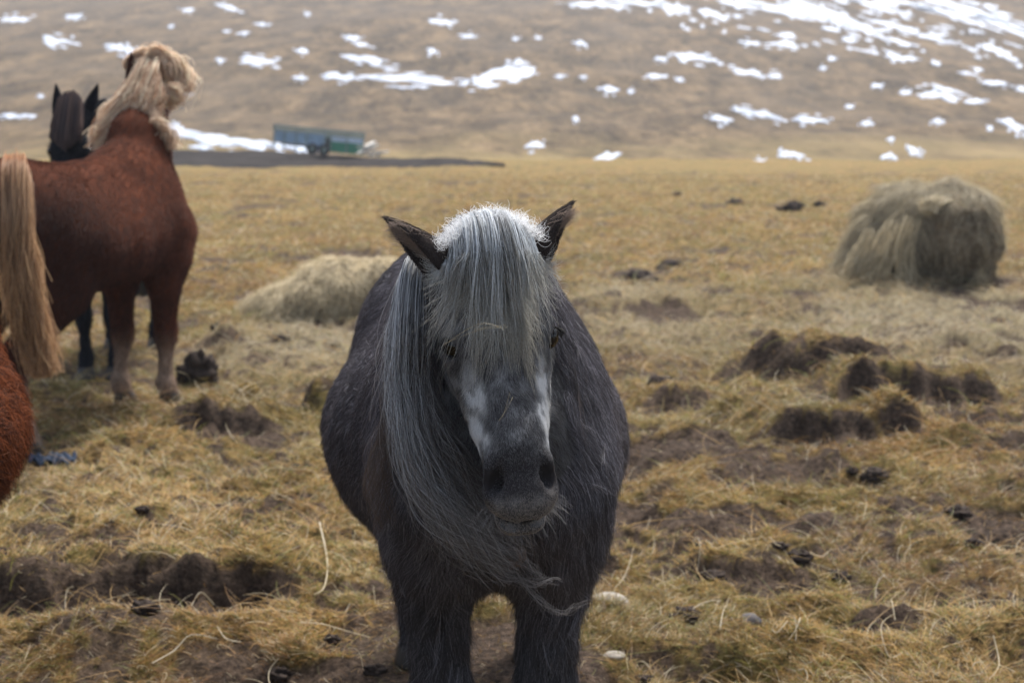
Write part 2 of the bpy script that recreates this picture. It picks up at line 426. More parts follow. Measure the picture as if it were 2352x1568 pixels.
BIG = [(1790, 22, 120, 13, 14), (1900, 30, 110, 18, 20), (2000, 10, 95, 12, 16), (2230, 28, 150, 17, 18), (2080, 8, 120, 10, 16), (1690, 10, 60, 10, 14),
       (1465, 8, 90, 9, 6), (1640, 34, 34, 16, 16), (2300, 62, 80, 10, 20), (2050, 60, 60, 12, 12), (1990, 72, 44, 10, 24), (1930, 56, 60, 8, 18), (2140, 88, 60, 8, 14), (470, 318, 95, 19, 9), (590, 333, 105, 15, 6), (400, 296, 30, 12, 5)]
srg = np.random.default_rng(5)
SMALL = []
for k in range(110):
    u = srg.random() ** .7
    x = 1480 + 880 * u + srg.normal() * 20; lim = 60 + 130 * max(0, (x - 1500) / 850)
    SMALL.append((x, srg.random() ** 1.2 * lim, 5 + srg.random() ** 2 * 22, 3.5 + srg.random() * 5, 8 + srg.random() * 12))
def snow_patch(cx, cy_, hw, hh, tilt, seed):
    g = np.random.default_rng(seed)
    nt_, nr_ = 44, 5
    th = np.linspace(0, 2 * math.pi, nt_, endpoint=False)
    rr = np.ones(nt_)
    for k in range(2, 12): rr += g.normal() * .24 / k ** .45 * np.cos(k * th + g.random() * 6.28)
    rr = np.clip(rr, .22, 1.5)
    rad = np.array((.35, .65, .86, .97, 1.02)); lift = np.array((.10, .09, .06, .02, -.10)) * min(1.0, .35 + hh / 20)
    hw *= .84; hh *= .56
    X = [cx]; Yp = [cy_]; L = [lift[0]]
    ca, sa = math.cos(R(tilt)), math.sin(R(tilt))
    for r0, l0 in zip(rad, lift):
        u = hw * r0 * rr * np.cos(th); v = hh * r0 * rr * np.sin(th)
        X += list(cx + u * ca - v * sa); Yp += list(cy_ + u * sa + v * ca); L += [l0] * nt_
    P = hill_hit(np.array(X), np.array(Yp)); P[:, 2] += np.array(L)
    F = [(0, 1 + (k + 1) % nt_, 1 + k) for k in range(nt_)]
    for r in range(nr_ - 1):
        a = 1 + r * nt_
        F += [(a + k, a + (k + 1) % nt_, a + nt_ + (k + 1) % nt_, a + nt_ + k) for k in range(nt_)]
    return P, F
def ragged_patch(s, seed):
    g = np.random.default_rng(seed); V, F = snow_patch(*s, seed); V = [V]; n = len(V[0])
    for q in range(int(2 + s[2] / 14)):
        a = g.random() * 6.28; r = .8 + .5 * g.random()
        P2, F2 = snow_patch(s[0] + s[2] * r * math.cos(a), s[1] + s[3] * 1.1 * r * math.sin(a) + s[2] * r * math.cos(a) * math.tan(R(s[4])), s[2] * (.10 + .16 * g.random()), max(2.6, s[3] * (.18 + .22 * g.random())), s[4], seed * 7 + q)
        V.append(P2); F += [tuple(i + n for i in f) for f in F2]; n += len(P2)
    return np.concatenate(V), F
for k, s in enumerate(SNOW + BIG):
    P, F = ragged_patch(s, 300 + k)
    c0 = P[0].copy(); P[:, :] -= c0
    ob = mesh('snow_patch', P, F, M_snow, hill); ob.location = c0
SV, SF, off = [], [], 0
for k, s in enumerate(SMALL):
    P, F = snow_patch(*s, 900 + k); SV.append(P); SF += [tuple(i + off for i in f) for f in F]; off += len(P)
tag(mesh('snow_flecks', np.concatenate(SV), SF, M_snow, hill), None, None, None, 'stuff')

# ---- dark track at the foot of the hill
m, t, o = new_mat('wet_track'); M_track = m
r_ = ramp(t, [(.3, (.016, .014, .013)), (.7, (.042, .037, .034))], noise(t, 1.5, 6))
princ(t, o, r_.outputs[0], 1.0, .02, noise(t, 8, 5), .5, .03)
pts = []
_ys = np.linspace(27, 70, 260)
def land_hit(px, py):
    d = ray(px, py); X = d[0] / d[1] * _ys; zr = CAM_H + d[2] / d[1] * _ys
    zl = np.maximum(ground_z(X, _ys), hill_z(X, _ys)); k = int(np.argmax(zl >= zr)) if (zl >= zr).any() else len(_ys) - 1
    return X[k], _ys[k]
for u in np.linspace(0, 1, 44):
    px = 330 + 830 * u
    top = 336 + 30 * u + 14 * u ** 3 + 4 * float(vn2(u * 9, 2, 3)); bot = 385 + 3.0 * float(vn2(u * 12, 8, 4)) - 4 * u ** 4
    y0 = land_hit(px, bot)[1]; y1 = max(land_hit(px, top)[1], y0 + .3)
    sl_ = (px - 1176) / FPX / cP
    row = []
    for k in range(15):
        Y = y0 + (y1 - y0) * k / 14; X = sl_ * Y; e_ = min(k, 14 - k) / 14 * 2
        row.append((X, Y, max(float(ground_z(X, Y)), float(hill_z(X, Y))) - .05 + .13 * min(1, e_ * 4) + .03 * float(vn2(X * 1.3, Y * 1.3, 3))))
    pts.append(row)
track = mesh('track', np.array(pts).reshape(-1, 3), grid_faces(44, 15)[:, ::-1], M_track)
tag(track, 'dark wet track at the foot of the snowy hill', None, None, 'structure')

# ------------------------------------------------------------------ horses: one continuous body surface from a distance field
class Field:
    def __init__(s, lo, hi, res):
        s.lo = np.array(lo, np.float32); s.res = res
        s.n = np.ceil((np.array(hi) - s.lo) / res).astype(int) + 1
        s.f = np.full(s.n, .5, np.float32)
        s.ax = [s.lo[i] + res * np.arange(s.n[i], dtype=np.float32) for i in range(3)]
    def _box(s, lo, hi):
        a = np.clip(np.floor((lo - s.lo) / s.res).astype(int), 0, s.n); b = np.clip(np.ceil((hi - s.lo) / s.res).astype(int) + 1, 0, s.n)
        sl = tuple(slice(a[i], b[i]) for i in range(3))
        return sl, np.meshgrid(s.ax[0][sl[0]], s.ax[1][sl[1]], s.ax[2][sl[2]], indexing='ij', sparse=True)
    def seg(s, a, b, ra, rb, u=(0, 1, 0), k=.05, cut=False):
        a = np.array(a, float); b = np.array(b, float)
        ra = (ra, ra) if np.isscalar(ra) else ra; rb = (rb, rb) if np.isscalar(rb) else rb
        mr = max(*ra, *rb) + k + .02
        sl, (X, Y, Z) = s._box(np.minimum(a, b) - mr, np.maximum(a, b) + mr)
        w = b - a; L = np.linalg.norm(w)
        if L < 1e-6: w = np.array((0, 0, 1.0)); L = 1e-6; w1 = w
        else: w1 = w / L
        u = np.array(u, float); u = u - w1 * u.dot(w1)
        if np.linalg.norm(u) < 1e-6: u = np.cross(w1, (0, 0, 1.0)) if abs(w1[2]) < .9 else np.array((1.0, 0, 0))
        u /= np.linalg.norm(u); v = np.cross(w1, u)
        X = X - a[0]; Y = Y - a[1]; Z = Z - a[2]
        qw = X * w1[0] + Y * w1[1] + Z * w1[2]
        qu = X * u[0] + Y * u[1] + Z * u[2]; qv = X * v[0] + Y * v[1] + Z * v[2]
        t = np.clip(qw / L, 0, 1); qw = qw - t * L
        ru = ra[0] + (rb[0] - ra[0]) * t; rv = ra[1] + (rb[1] - ra[1]) * t; rw = np.minimum(ru, rv)
        k0 = np.sqrt((qu / ru) ** 2 + (qv / rv) ** 2 + (qw / rw) ** 2)
        k1 = np.sqrt((qu / ru ** 2) ** 2 + (qv / rv ** 2) ** 2 + (qw / rw ** 2) ** 2)
        d = (k0 * (k0 - 1) / np.maximum(k1, 1e-6)).astype(np.float32)
        f = s.f[sl]
        if cut:
            h = np.maximum(k - np.abs(f + d), 0) / k; s.f[sl] = np.maximum(f, -d) + h * h * k * .25
        else:
            h = np.maximum(k - np.abs(f - d), 0) / k; s.f[sl] = np.minimum(f, d) - h * h * k * .25
    def surface(s):
        f = s.f; ins = f < 0
        c = np.zeros(tuple(np.array(f.shape) - 1), np.int8)
        cor = [(i, j, k) for i in (0, 1) for j in (0, 1) for k in (0, 1)]
        sub = lambda A, q: A[q[0]:A.shape[0] - 1 + q[0], q[1]:A.shape[1] - 1 + q[1], q[2]:A.shape[2] - 1 + q[2]]
        for q in cor: c += sub(ins, q)
        act = np.argwhere((c > 0) & (c < 8)); idx = np.full(c.shape, -1, np.int64); idx[tuple(act.T)] = np.arange(len(act))
        val = {q: sub(f, q)[tuple(act.T)] for q in cor}
        acc = np.zeros((len(act), 3)); cnt = np.zeros(len(act))
        for q in cor:
            for d in range(3):
                if q[d]: continue
                r = list(q); r[d] = 1; r = tuple(r); a, b = val[q], val[r]
                m_ = (a < 0) != (b < 0); t = np.where(m_, a / np.where(m_, a - b, 1), 0)
                p = np.tile(np.array(q, float), (len(act), 1)); p[:, d] += t
                acc += p * m_[:, None]; cnt += m_
        V = (act + acc / cnt[:, None]) * s.res + s.lo
        F = []
        for d in range(3):
            e1, e2 = [(1, 2), (2, 0), (0, 1)][d]
            lo = [slice(None)] * 3; hi = [slice(None)] * 3; lo[d] = slice(0, -1); hi[d] = slice(1, None)
            A = ins[tuple(lo)]; B = ins[tuple(hi)]
            for flip, mk in ((False, A & ~B), (True, ~A & B)):
                g = np.argwhere(mk); g = g[(g[:, e1] > 0) & (g[:, e2] > 0) & (g[:, e1] < f.shape[e1] - 1) & (g[:, e2] < f.shape[e2] - 1)]
                q = []
                for (o1, o2) in ((-1, -1), (0, -1), (0, 0), (-1, 0)):
                    h = g.copy(); h[:, e1] += o1; h[:, e2] += o2; q.append(idx[tuple(h.T)])
                q = np.stack(q, 1); F.append(q[:, ::-1] if flip else q)
        F = np.concatenate(F); F = F[(F >= 0).all(1)]
        return V, F

def smooth_mesh(V, F, it=2, lam=.5):
    for _ in range(it):
        acc = np.zeros_like(V); cnt = np.zeros(len(V))
        for i in range(4):
            a, b = F[:, i], F[:, (i + 1) % 4]
            np.add.at(acc, a, V[b]); np.add.at(cnt, a, 1)
        V = V + lam * (acc / np.maximum(cnt, 1)[:, None] - V)
    return V
def vnormals(V, F):
    n = np.cross(V[F[:, 2]] - V[F[:, 0]], V[F[:, 3]] - V[F[:, 1]])
    o = np.zeros_like(V)
    for i in range(4): np.add.at(o, F[:, i], n)
    return nrm(o)

class Head:
    """frame: origin at the poll, h down the face to the lips, n out of the forehead, l to the horse's left"""
    def __init__(s, poll, pitch, yaw, roll, size=1.0):
        h = Vector((math.sin(R(pitch)), 0, -math.cos(R(pitch)))); n = Vector((math.cos(R(pitch)), 0, math.sin(R(pitch)))); l = Vector((0, 1, 0))
        q = Matrix.Rotation(R(yaw), 3, 'Z')
        h, n, l = q @ h, q @ n, q @ l
        q = Matrix.Rotation(R(roll), 3, n); h, l = q @ h, q @ l
        s.o = np.array(poll, float); s.h, s.n, s.l = np.array(h), np.array(n), np.array(l); s.s = size
    def p(s, h, n, l=0.0):
        h, n, l = np.asarray(h, float), np.asarray(n, float), np.asarray(l, float)
        return s.o + s.s * (h[..., None] * s.h + n[..., None] * s.n + l[..., None] * s.l)
    def inv(s, P):
        q = (P - s.o) / s.s; return q @ s.h, q @ s.n, q @ s.l
    def seg(s, F, a, b, ra, rb, k=.03, cut=False):
        sc = lambda r: r * s.s if np.isscalar(r) else (r[0] * s.s, r[1] * s.s)
        F.seg(s.p(*a), s.p(*b), sc(ra), sc(rb), s.l, k * s.s, cut)

def horse_body(res, poll, head, feet, plump=1.0, neck_w=1.0, tuck=0.0):
    F = Field((-1.32, -.62, -.02), (1.05, .62, 1.98), res)
    spine = [(.14, .90, .165, .22), (.02, .95, .20, .27), (-.16, .98, .205, .265), (-.40, .97, .205, .235), (-.65, .97, .215, .235), (-.85, .995, .225, .235), (-.98, .985, .215, .240), (-1.06, .985, .18, .20)]
    barrel = [(-.05, .86, .215, .255), (-.22, .83, .26, .25), (-.42, .81, .315, .245), (-.64, .80, .335, .24), (-.80, .85, .29, .23)]
    barrel = [(x, z + tuck, u, v - .6 * tuck) for x, z, u, v in barrel]
    for T in (spine, barrel):
        for (x0, z0, u0, v0), (x1, z1, u1, v1) in zip(T, T[1:]):
            F.seg((x0, 0, z0), (x1, 0, z1), (u0 * plump, v0), (u1 * plump, v1), k=.11)
    F.seg((-.14, 0, 1.15), (-.02, 0, 1.14), .085, .09, k=.12)           # withers
    H = head; throat = H.p(.10, -.17); top = H.p(.02, -.085)
    b0 = np.array((-.03, 0, .99)); b1 = b0 + (top - b0) * .5 + np.array((0, 0, .03))
    F.seg(b0, b1, (.155 * neck_w, .235), (.105 * neck_w, .165), k=.12); F.seg(b1, .6 * top + .4 * throat, (.105 * neck_w, .165), (.075 * neck_w, .105), k=.08)
    for sd, (fx, fy) in zip((1, -1), feet[:2]):
        e = np.array((.03 + fx * .15, fy * 1.0 + .012 * sd, .62)); kn = np.array((.025 + fx * .6, fy, .37)); ft = np.array((fx - .005, fy, .125)); co = np.array((fx + .025, fy, .055))
        F.seg((.13, .135 * sd, .88), (.07, .125 * sd, .74), (.085, .14), (.085, .115), k=.09)
        F.seg((.07, .125 * sd, .74), e, (.085, .115), (.068, .088), k=.07)
        F.seg(e, kn, (.066, .085), (.042, .046), k=.04); F.seg(kn + (.004, 0, .02), kn - (-.004, 0, .03), .047, .044, k=.03)
        F.seg(kn, ft, (.036, .040), (.028, .034), k=.03); F.seg(ft, ft, .041, .041, k=.03); F.seg(ft, co, .034, .046, k=.03)
    for sd, (fx, fy) in zip((1, -1), feet[2:]):
        dx = fx + 1.04
        st = np.array((-.80 + dx * .3, .185 * sd, .70)); ho = np.array((-1.10 + dx * .8, fy, .45)); ft = np.array((fx - .01, fy, .125)); co = np.array((fx + .025, fy, .055))
        F.seg((-.92, .135 * sd, .99), st, (.12, .21), (.085, .125), k=.10)
        F.seg((-1.06, .12 * sd, .95), (-1.02 + dx * .5, .15 * sd, .66), (.10, .13), (.075, .10), k=.10)
        F.seg(st, ho, (.085, .125), (.042, .055), k=.06); F.seg(ho, ho + np.array((-.028, 0, .03)), .042, .034, k=.03)
        F.seg(ho, ft, (.038, .050), (.030, .036), k=.04); F.seg(ft, ft, .043, .043, k=.03); F.seg(ft, co, .035, .048, k=.03)
    # head
    H.seg(F, (.02, -.085), (.20, -.088), (.072, .072), (.094, .086), .05)
    H.seg(F, (.20, -.084), (.42, -.062), (.096, .084), (.060, .060), .04)
    H.seg(F, (.42, -.062), (.515, -.068), (.050, .060), (.052, .052), .04)
    H.seg(F, (.10, -.16), (.25, -.15), (.068, .085), (.052, .066), .05)
    H.seg(F, (.25, -.15), (.46, -.115), (.050, .062), (.034, .036), .04)
    for s_ in (1, -1):
        H.seg(F, (.14, -.15, .055 * s_), (.24, -.14, .05 * s_), .05, .045, .04)
        H.seg(F, (.165, -.045, .072 * s_), (.205, -.042, .082 * s_), .030, .026, .03)     # brow
        H.seg(F, (.235, -.080, .083 * s_), (.37, -.080, .058 * s_), .016, .013, .03)       # facial crest
        H.seg(F, (.465, -.035, .040 * s_), (.505, -.050, .045 * s_), .028, .026, .02)      # nostril wings
    H.seg(F, (.520, -.052, .020), (.520, -.052, -.020), .042, .042, .03)                    # upper lip
    H.seg(F, (.553, -.088, .016), (.553, -.088, -.016), .034, .034, .015)                    # lower lip and chin
    if res < .012:
        for s_ in (1, -1):
            H.seg(F, (.216, -.045, .103 * s_), (.222, -.047, .112 * s_), .020, .022, .010, True)     # eye socket
            H.seg(F, (.468, -.004, .042 * s_), (.503, -.026, .054 * s_), (.010, .012), (.014, .020), .012, True)     # nostril
            H.seg(F, (.485, -.028, .042 * s_), (.500, -.038, .038 * s_), .012, .012, .010, True)
        for (a, b) in (((.568, -.058, .0), (.564, -.062, .030)), ((.564, -.062, .030), (.540, -.078, .060)), ((.568, -.058, .0), (.564, -.062, -.030)), ((.564, -.062, -.030), (.540, -.078, -.060))):
            H.seg(F, a, b, (.0085, .016), (.0075, .014), .004, True)                                                  # mouth
    V, Q = F.surface()
    return smooth_mesh(V, Q, 2 if res < .012 else 3, .5), Q

def hoof_mesh(fx, fy):
    nt_ = 16; th = np.linspace(0, 2 * math.pi, nt_, endpoint=False); V = []
    for z, r, dx in ((0.0, .062, .042), (.010, .064, .040), (.055, .050, .024), (.072, .046, .016), (.078, .036, .012)):
        V += [(fx + dx + r * 1.05 * math.cos(q), fy + r * .95 * math.sin(q), z) for q in th]
    F = [(i * nt_ + k, i * nt_ + (k + 1) % nt_, (i + 1) * nt_ + (k + 1) % nt_, (i + 1) * nt_ + k) for i in range(4) for k in range(nt_)]
    F += [tuple(range(nt_))[::-1], tuple(range(4 * nt_, 5 * nt_))]
    return V, F
def ball(c, r, sq=(1, 1, 1), nu=20, nv=12, fr=None):
    V = []; F = []
    fr = np.eye(3) if fr is None else fr
    for i in range(nv + 1):
        p = math.pi * i / nv
        for j in range(nu):
            q = 2 * math.pi * j / nu
            V.append(np.array(c) + fr @ (r * np.array((sq[0] * math.sin(p) * math.cos(q), sq[1] * math.sin(p) * math.sin(q), sq[2] * math.cos(p)))))
    for i in range(nv):
        for j in range(nu): F.append((i * nu + j, (i + 1) * nu + j, (i + 1) * nu + (j + 1) % nu, i * nu + (j + 1) % nu))
    return V, F
def ear_mesh(base, tip, face, width, thick=.006):
    """cupped leaf: base -> tip, opening towards 'face'"""
    base = np.array(base, float); tip = np.array(tip, float); w_ = tip - base; L = np.linalg.norm(w_); a = w_ / L
    f = np.array(face, float); f = f - a * f.dot(a); f /= np.linalg.norm(f); s_ = np.cross(a, f)
    nu, nv = 15, 14; V = []
    for side in (0, 1):
        for i in range(nv):
            t = i / (nv - 1); prof = (.62 + 1.0 * t - .25 * t * t) if t < .38 else None
            wd = width * (1.0 - .95 * t ** 1.9)
            arc = R(150) * (1 - .35 * t)
            for j in range(nu):
                u = (j / (nu - 1) - .5) * 2; an = u * arc
                rr = wd * .62 - (thick * (1 - .6 * t) if side else 0)
                x = math.sin(an) * rr; y = -math.cos(an) * rr * .85
                V.append(base + a * (L * t) + s_ * x + f * (y + wd * .35) - f * (.10 * L * t * (1 - t)))
    F = []
    for side in (0, 1):
        o_ = side * nu * nv
        for i in range(nv - 1):
            for j in range(nu - 1):
                q = (o_ + i * nu + j, o_ + i * nu + j + 1, o_ + (i + 1) * nu + j + 1, o_ + (i + 1) * nu + j)
                F.append(q if side == 0 else q[::-1])
    n_ = nu * nv
    for i in range(nv - 1):
        for j in (0, nu - 1):
            q = (i * nu + j, (i + 1) * nu + j, n_ + (i + 1) * nu + j, n_ + i * nu + j); F.append(q if j == 0 else q[::-1])
    for j in range(nu - 1):
        i = nv - 1; F.append((i * nu + j, i * nu + j + 1, n_ + i * nu + j + 1, n_ + i * nu + j))
    return np.array(V), F

def tri_sample(V, F, n, weight, g):
    T = np.concatenate([F[:, [0, 1, 2]], F[:, [0, 2, 3]]]) if F.shape[1] == 4 else F
    A = np.linalg.norm(np.cross(V[T[:, 1]] - V[T[:, 0]], V[T[:, 2]] - V[T[:, 0]]), axis=1)
    cw = weight(V[T].mean(1)) * A; cum = np.cumsum(cw); k = np.searchsorted(cum, g.random(n) * cum[-1]); k = np.minimum(k, len(T) - 1)
    a, b = g.random(n), g.random(n); fl = a + b > 1; a[fl] = 1 - a[fl]; b[fl] = 1 - b[fl]
    bc = np.stack([1 - a - b, a, b], 1)[:, :, None]
    return (V[T[k]] * bc).sum(1), T[k], bc
def fur(name, V, F, n, parent, mat, weight, length, flow, lift, colour, radius, seed=1, K=4, clump=.35, droop=.25, jitter=.25):
    g = np.random.default_rng(seed)
    P, T, bc = tri_sample(V, F, n, weight, g)
    VN = vnormals(V, F); Nn = nrm((VN[T] * bc).sum(1))
    d = flow(P); d = d + jitter * .6 * g.normal(size=d.shape) * np.linalg.norm(d, axis=1, keepdims=True)
    cl = np.stack([vn3(P * 38, 5), vn3(P * 38 + 50, 6), vn3(P * 38 + 90, 7)], 1); d = nrm(d) + clump * cl
    d = nrm(d - Nn * (d * Nn).sum(1, keepdims=True))
    L = (length(P) * (1 + .3 * g.normal(size=n) * .6))[:, None]; L = np.maximum(L, .002)
    lf = lift(P)[:, None] * (1 + .3 * g.normal(size=(n, 1)))
    pts = []
    down = np.array((0, 0, -1.0))
    for i in range(K):
        s_ = i / (K - 1)
        q = P + L * s_ * (d * np.cos(lf) + Nn * np.sin(lf) * (1 - .45 * s_) + down * droop * s_)
        if i == 0: q = q - Nn * .003
        else: q = q + g.normal(size=q.shape) * L * .03 * s_
        pts.append(q)
    rad = radius(P) if callable(radius) else np.full(n, radius)
    rd = rad[:, None] * np.linspace(1, .25, K)[None]
    return strands(name, np.stack(pts, 1), rd, colour(P, g), mat, parent)

def bundle(guide, half, n, seed, K=14, spread_dir=None, thick=.4, start=(0, .1), end=(.75, 1.0), fray=.012, frequency=9.0, clump=.6, cl_n=26, wob=.25):
    """n strands that follow a guide polyline; half = half widths along it; returns n,K,3"""
    g = np.random.default_rng(seed)
    guide = np.array(guide, float); half = np.array(half, float)
    sl = np.r_[0, np.cumsum(np.linalg.norm(np.diff(guide, axis=0), axis=1))]; sl /= sl[-1]
    def ev(s):                                   # smooth interpolation along the guide
        k = np.clip(np.searchsorted(sl, s) - 1, 0, len(sl) - 2); t = ((s - sl[k]) / (sl[k + 1] - sl[k]))[..., None]
        p0, p1, p2, p3 = guide[np.maximum(k - 1, 0)], guide[k], guide[k + 1], guide[np.minimum(k + 2, len(sl) - 1)]
        return .5 * ((2 * p1) + (p2 - p0) * t + (2 * p0 - 5 * p1 + 4 * p2 - p3) * t ** 2 + (3 * p1 - p0 - 3 * p2 + p3) * t ** 3)
    s0 = start[0] + (start[1] - start[0]) * g.random(n); s1 = end[0] + (end[1] - end[0]) * g.random(n) ** .7
    s = s0[:, None] + (s1 - s0)[:, None] * np.linspace(0, 1, K)[None]
    c = ev(s); tg = nrm(ev(np.minimum(s + .01, 1)) - ev(np.maximum(s - .01, 0)))
    sd = np.array(spread_dir if spread_dir is not None else (1, 0, 0), float)
    side = nrm(sd - tg * (tg * sd).sum(-1, keepdims=True)); out = np.cross(tg, side)
    u = g.uniform(-1, 1, n); v = g.normal(size=n) * thick
    uc = g.uniform(-1, 1, cl_n); vc = g.normal(size=cl_n) * thick
    ci = np.argmin((u[:, None] - uc[None]) ** 2 + (v[:, None] - vc[None]) ** 2 * .4, 1)
    tt = np.linspace(0, 1, K)[None]
    cf = clump * tt ** .8
    U = u[:, None] * (1 - cf) + uc[ci][:, None] * cf; Vv = v[:, None] * (1 - cf) + vc[ci][:, None] * cf
    ph = g.random(cl_n)[ci][:, None] * 6.28; ph2 = g.random(n)[:, None] * 6.28
    U = U + wob * tt * np.sin(frequency * .6 * s + ph) * .5
    hw = np.interp(s, sl, half)
    f = fray * tt ** 1.5
    return c + side * (U * hw + f * np.sin(frequency * 2 * s + ph2) + f * .8 * g.normal(size=(n, 1)))[..., None] + out * (Vv * hw + f * np.cos(frequency * 2.3 * s + ph2 * 1.7))[..., None]

def hair_colours(n, K, dark, light, mix, seed, root=None, tip=None, clumpy=None):
    g = np.random.default_rng(seed)
    t = np.clip(g.beta(1.1, 1.1 * (1 - mix) / max(mix, .01), n), 0, 1) if clumpy is None else clumpy
    c = np.array(dark) * (1 - t[:, None]) + np.array(light) * t[:, None]
    c = np.repeat(c[:, None, :], K, 1) * (1 + .12 * g.normal(size=(n, 1, 1)))
    s = np.linspace(0, 1, K)[None, :, None]
    if tip is not None: c = c * (1 - s ** 1.3 * .8) + np.array(tip) * s ** 1.3 * .8
    if root is not None: c = c * (1 - np.clip(1 - s * 5, 0, 1) * .7) + np.array(root) * np.clip(1 - s * 5, 0, 1) * .7
    return c

m, t, o = new_mat('horse_eye'); M_eye = m
princ(t, o, (.003, .0025, .002), .03, .38)
M_hoof = plain_mat('hoof_horn', (.03, .026, .022), .5)

def build_horse(name, Mw, poll, pitch, yaw, roll, feet, res, tint, label, cat='horse', plump=1.0, hsize=1.0, neck_w=1.0, tuck=0.0):
    root = empty(name, Mw[:3, 3], math.atan2(Mw[1, 0], Mw[0, 0])); root.scale = (float(Mw[2, 2]),) * 3; tag(root, label, cat)
    H = Head(poll, pitch, yaw, roll, hsize)
    V, Q = horse_body(res, poll, H, feet, plump, neck_w, tuck)
    body = mesh('body', V, Q, M_skin, root, attrs={'tint': tint(V, H)})
    for (fx, fy) in feet:
        v, f = hoof_mesh(fx, fy); mesh('hoof', v, f, M_hoof, root)
    for s_ in (1, -1):
        v, f = ball(H.p(.214, -.046, .090 * s_), .0255 * hsize); mesh('eye', v, f, M_eye, root)
    return root, H, V, Q

# ---- the grey horse in front of the camera
to_grey = lambda P: (np.asarray(P) - GREY[:3, 3]) @ GREY[:3, :3]
gpoll = to_grey(at(1124, 528, 2.68))
def face_pattern(H, P):
    """how silvery the coat is over the head: 0 dark charcoal .. 1 pale silver"""
    h, n, l = H.inv(P); al = np.abs(l)
    crest = 1.25 * np.exp(-((al - .064 - .10 * np.maximum(.32 - h, 0)) / .0145) ** 2) * sstep(.22, .32, h) * (1 - sstep(.37, .47, h)) * (n > -.13) * 1.1
    cheek = .20 * np.exp(-((al - .085) / .03) ** 2) * sstep(.02, .12, h) * (1 - sstep(.30, .38, h))
    bridge = .18 * np.exp(-(al / .040) ** 2) * sstep(.16, .30, h) * (1 - sstep(.44, .475, h))
    brow = .32 * np.exp(-(((h - .165) / .03) ** 2 + ((al - .085) / .022) ** 2))
    lip = .18 * sstep(.515, .54, h) + .50 * sstep(.040, .058, al) * sstep(.46, .49, h) * (n < -.055)
    muz = 1 - .85 * sstep(.385, .475, h + .02 * fbm3(P * 60, 2, 4)) * (1 - sstep(.515, .54, h)) * (n > -.075)
    eye = 1 - .75 * np.exp(-(((h - .217) / .030) ** 2 + ((al - .098) / .03) ** 2))
    mot = .35 + 1.05 * np.clip(1.6 * fbm3(P * 46, 3, 9) + .40, 0, 1)
    val = (np.maximum.reduce([crest, cheek, bridge, brow, lip * 1.0]) * mot + .10 * mot) * muz * eye
    return np.clip(val, 0, 1) * (h > -.03) * (h < .62) * (np.abs(l) < .14) * (n > -.26) * (n < .08)
def grey_body_colour(P, g=None):
    v = .5 + .5 * fbm3(P * np.array((9, 9, 5)), 3, 77)
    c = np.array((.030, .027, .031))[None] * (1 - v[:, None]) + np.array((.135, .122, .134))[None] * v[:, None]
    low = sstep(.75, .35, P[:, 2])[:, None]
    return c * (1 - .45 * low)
def grey_tint(V, H):
    s_ = face_pattern(H, V)[:, None]
    h, n, l = H.inv(V); mo = ((np.abs(n + .059 + .7 * np.maximum(.568 - h, 0)) < .008) & (h > .53))[:, None]
    c = np.array((.022, .019, .019)) * (1 - s_) + np.array((.30, .30, .30)) * s_
    c = np.where(mo, np.array((.010, .008, .008)), c)
    return c
GROOT, GH, GV, GQ = build_horse('grey_horse', GREY, gpoll, 26, 3.6, 3.8, FEET[0], .0072, grey_tint,
    'dark grey horse with silver forelock over its eyes, facing the camera', hsize=.965, plump=1.06, neck_w=1.0)

def is_head(P):
    h, n, l = GH.inv(P); return ((h > -.02) & (h < .62) & (np.abs(l) < .14) & (n > -.235 + .0 * h) & (n < .08) & (h > .28 - 1.5 * (n + .235)))
def g_weight(P):
    wv = np.where(is_head(P), 4.2, 1.0)
    wv = wv * np.where(P[:, 0] < -1.0, .35, 1.0) * np.where(P[:, 2] < .32, .45, 1.0)
    h, n, l = GH.inv(P)
    bald = ((h - .216) ** 2 + (np.abs(l) - .105) ** 2 + (n + .046) ** 2) < .023 ** 2
    bald |= ((h - .487) ** 2 + (np.abs(l) - .060) ** 2 + (n + .022) ** 2) < .024 ** 2
    bald |= (np.abs(n + .059 + .7 * np.maximum(.568 - h, 0)) < .009) & (h > .535)
    return wv * ~bald
def g_length(P):
    h, n, l = GH.inv(P); hd = is_head(P)
    body = .042 + .014 * sstep(.8, .5, P[:, 2]) - .030 * sstep(.40, .18, P[:, 2]) + .01 * sstep(-.2, .15, P[:, 0])
    face = .013 + .014 * sstep(-.08, -.20, n) - .0105 * sstep(.38, .46, h) - .010 * sstep(.48, .52, h)
    return np.where(hd, np.maximum(face, .0028), body)
def g_flow(P):
    n_ = len(P); hd = is_head(P)
    f = np.zeros((n_, 3)); f[:, 0] = -1.0; f[:, 2] = -.75
    f[:, 1] = np.sign(P[:, 1]) * .15
    leg = sstep(.75, .55, P[:, 2]); f = f * (1 - leg[:, None]) + np.array((-.25, 0, -1.0)) * leg[:, None]
    nk = (sstep(-.1, .15, P[:, 0]) * sstep(.7, .9, P[:, 2]))[:, None]
    f = f * (1 - nk) + nk * np.array((-.1, 0, -1.0)) + nk * np.c_[np.zeros(n_), np.sign(P[:, 1]) * .25, np.zeros(n_)]
    h, n, l = GH.inv(P)
    ff = GH.h[None] * (.9 - 1.0 * sstep(.24, .05, h)[:, None] * 0) + GH.l[None] * (l * 5)[:, None] - GH.n[None] * .35
    return np.where(hd[:, None], ff, f)
def g_lift(P): return np.where(is_head(P), .30, .42)
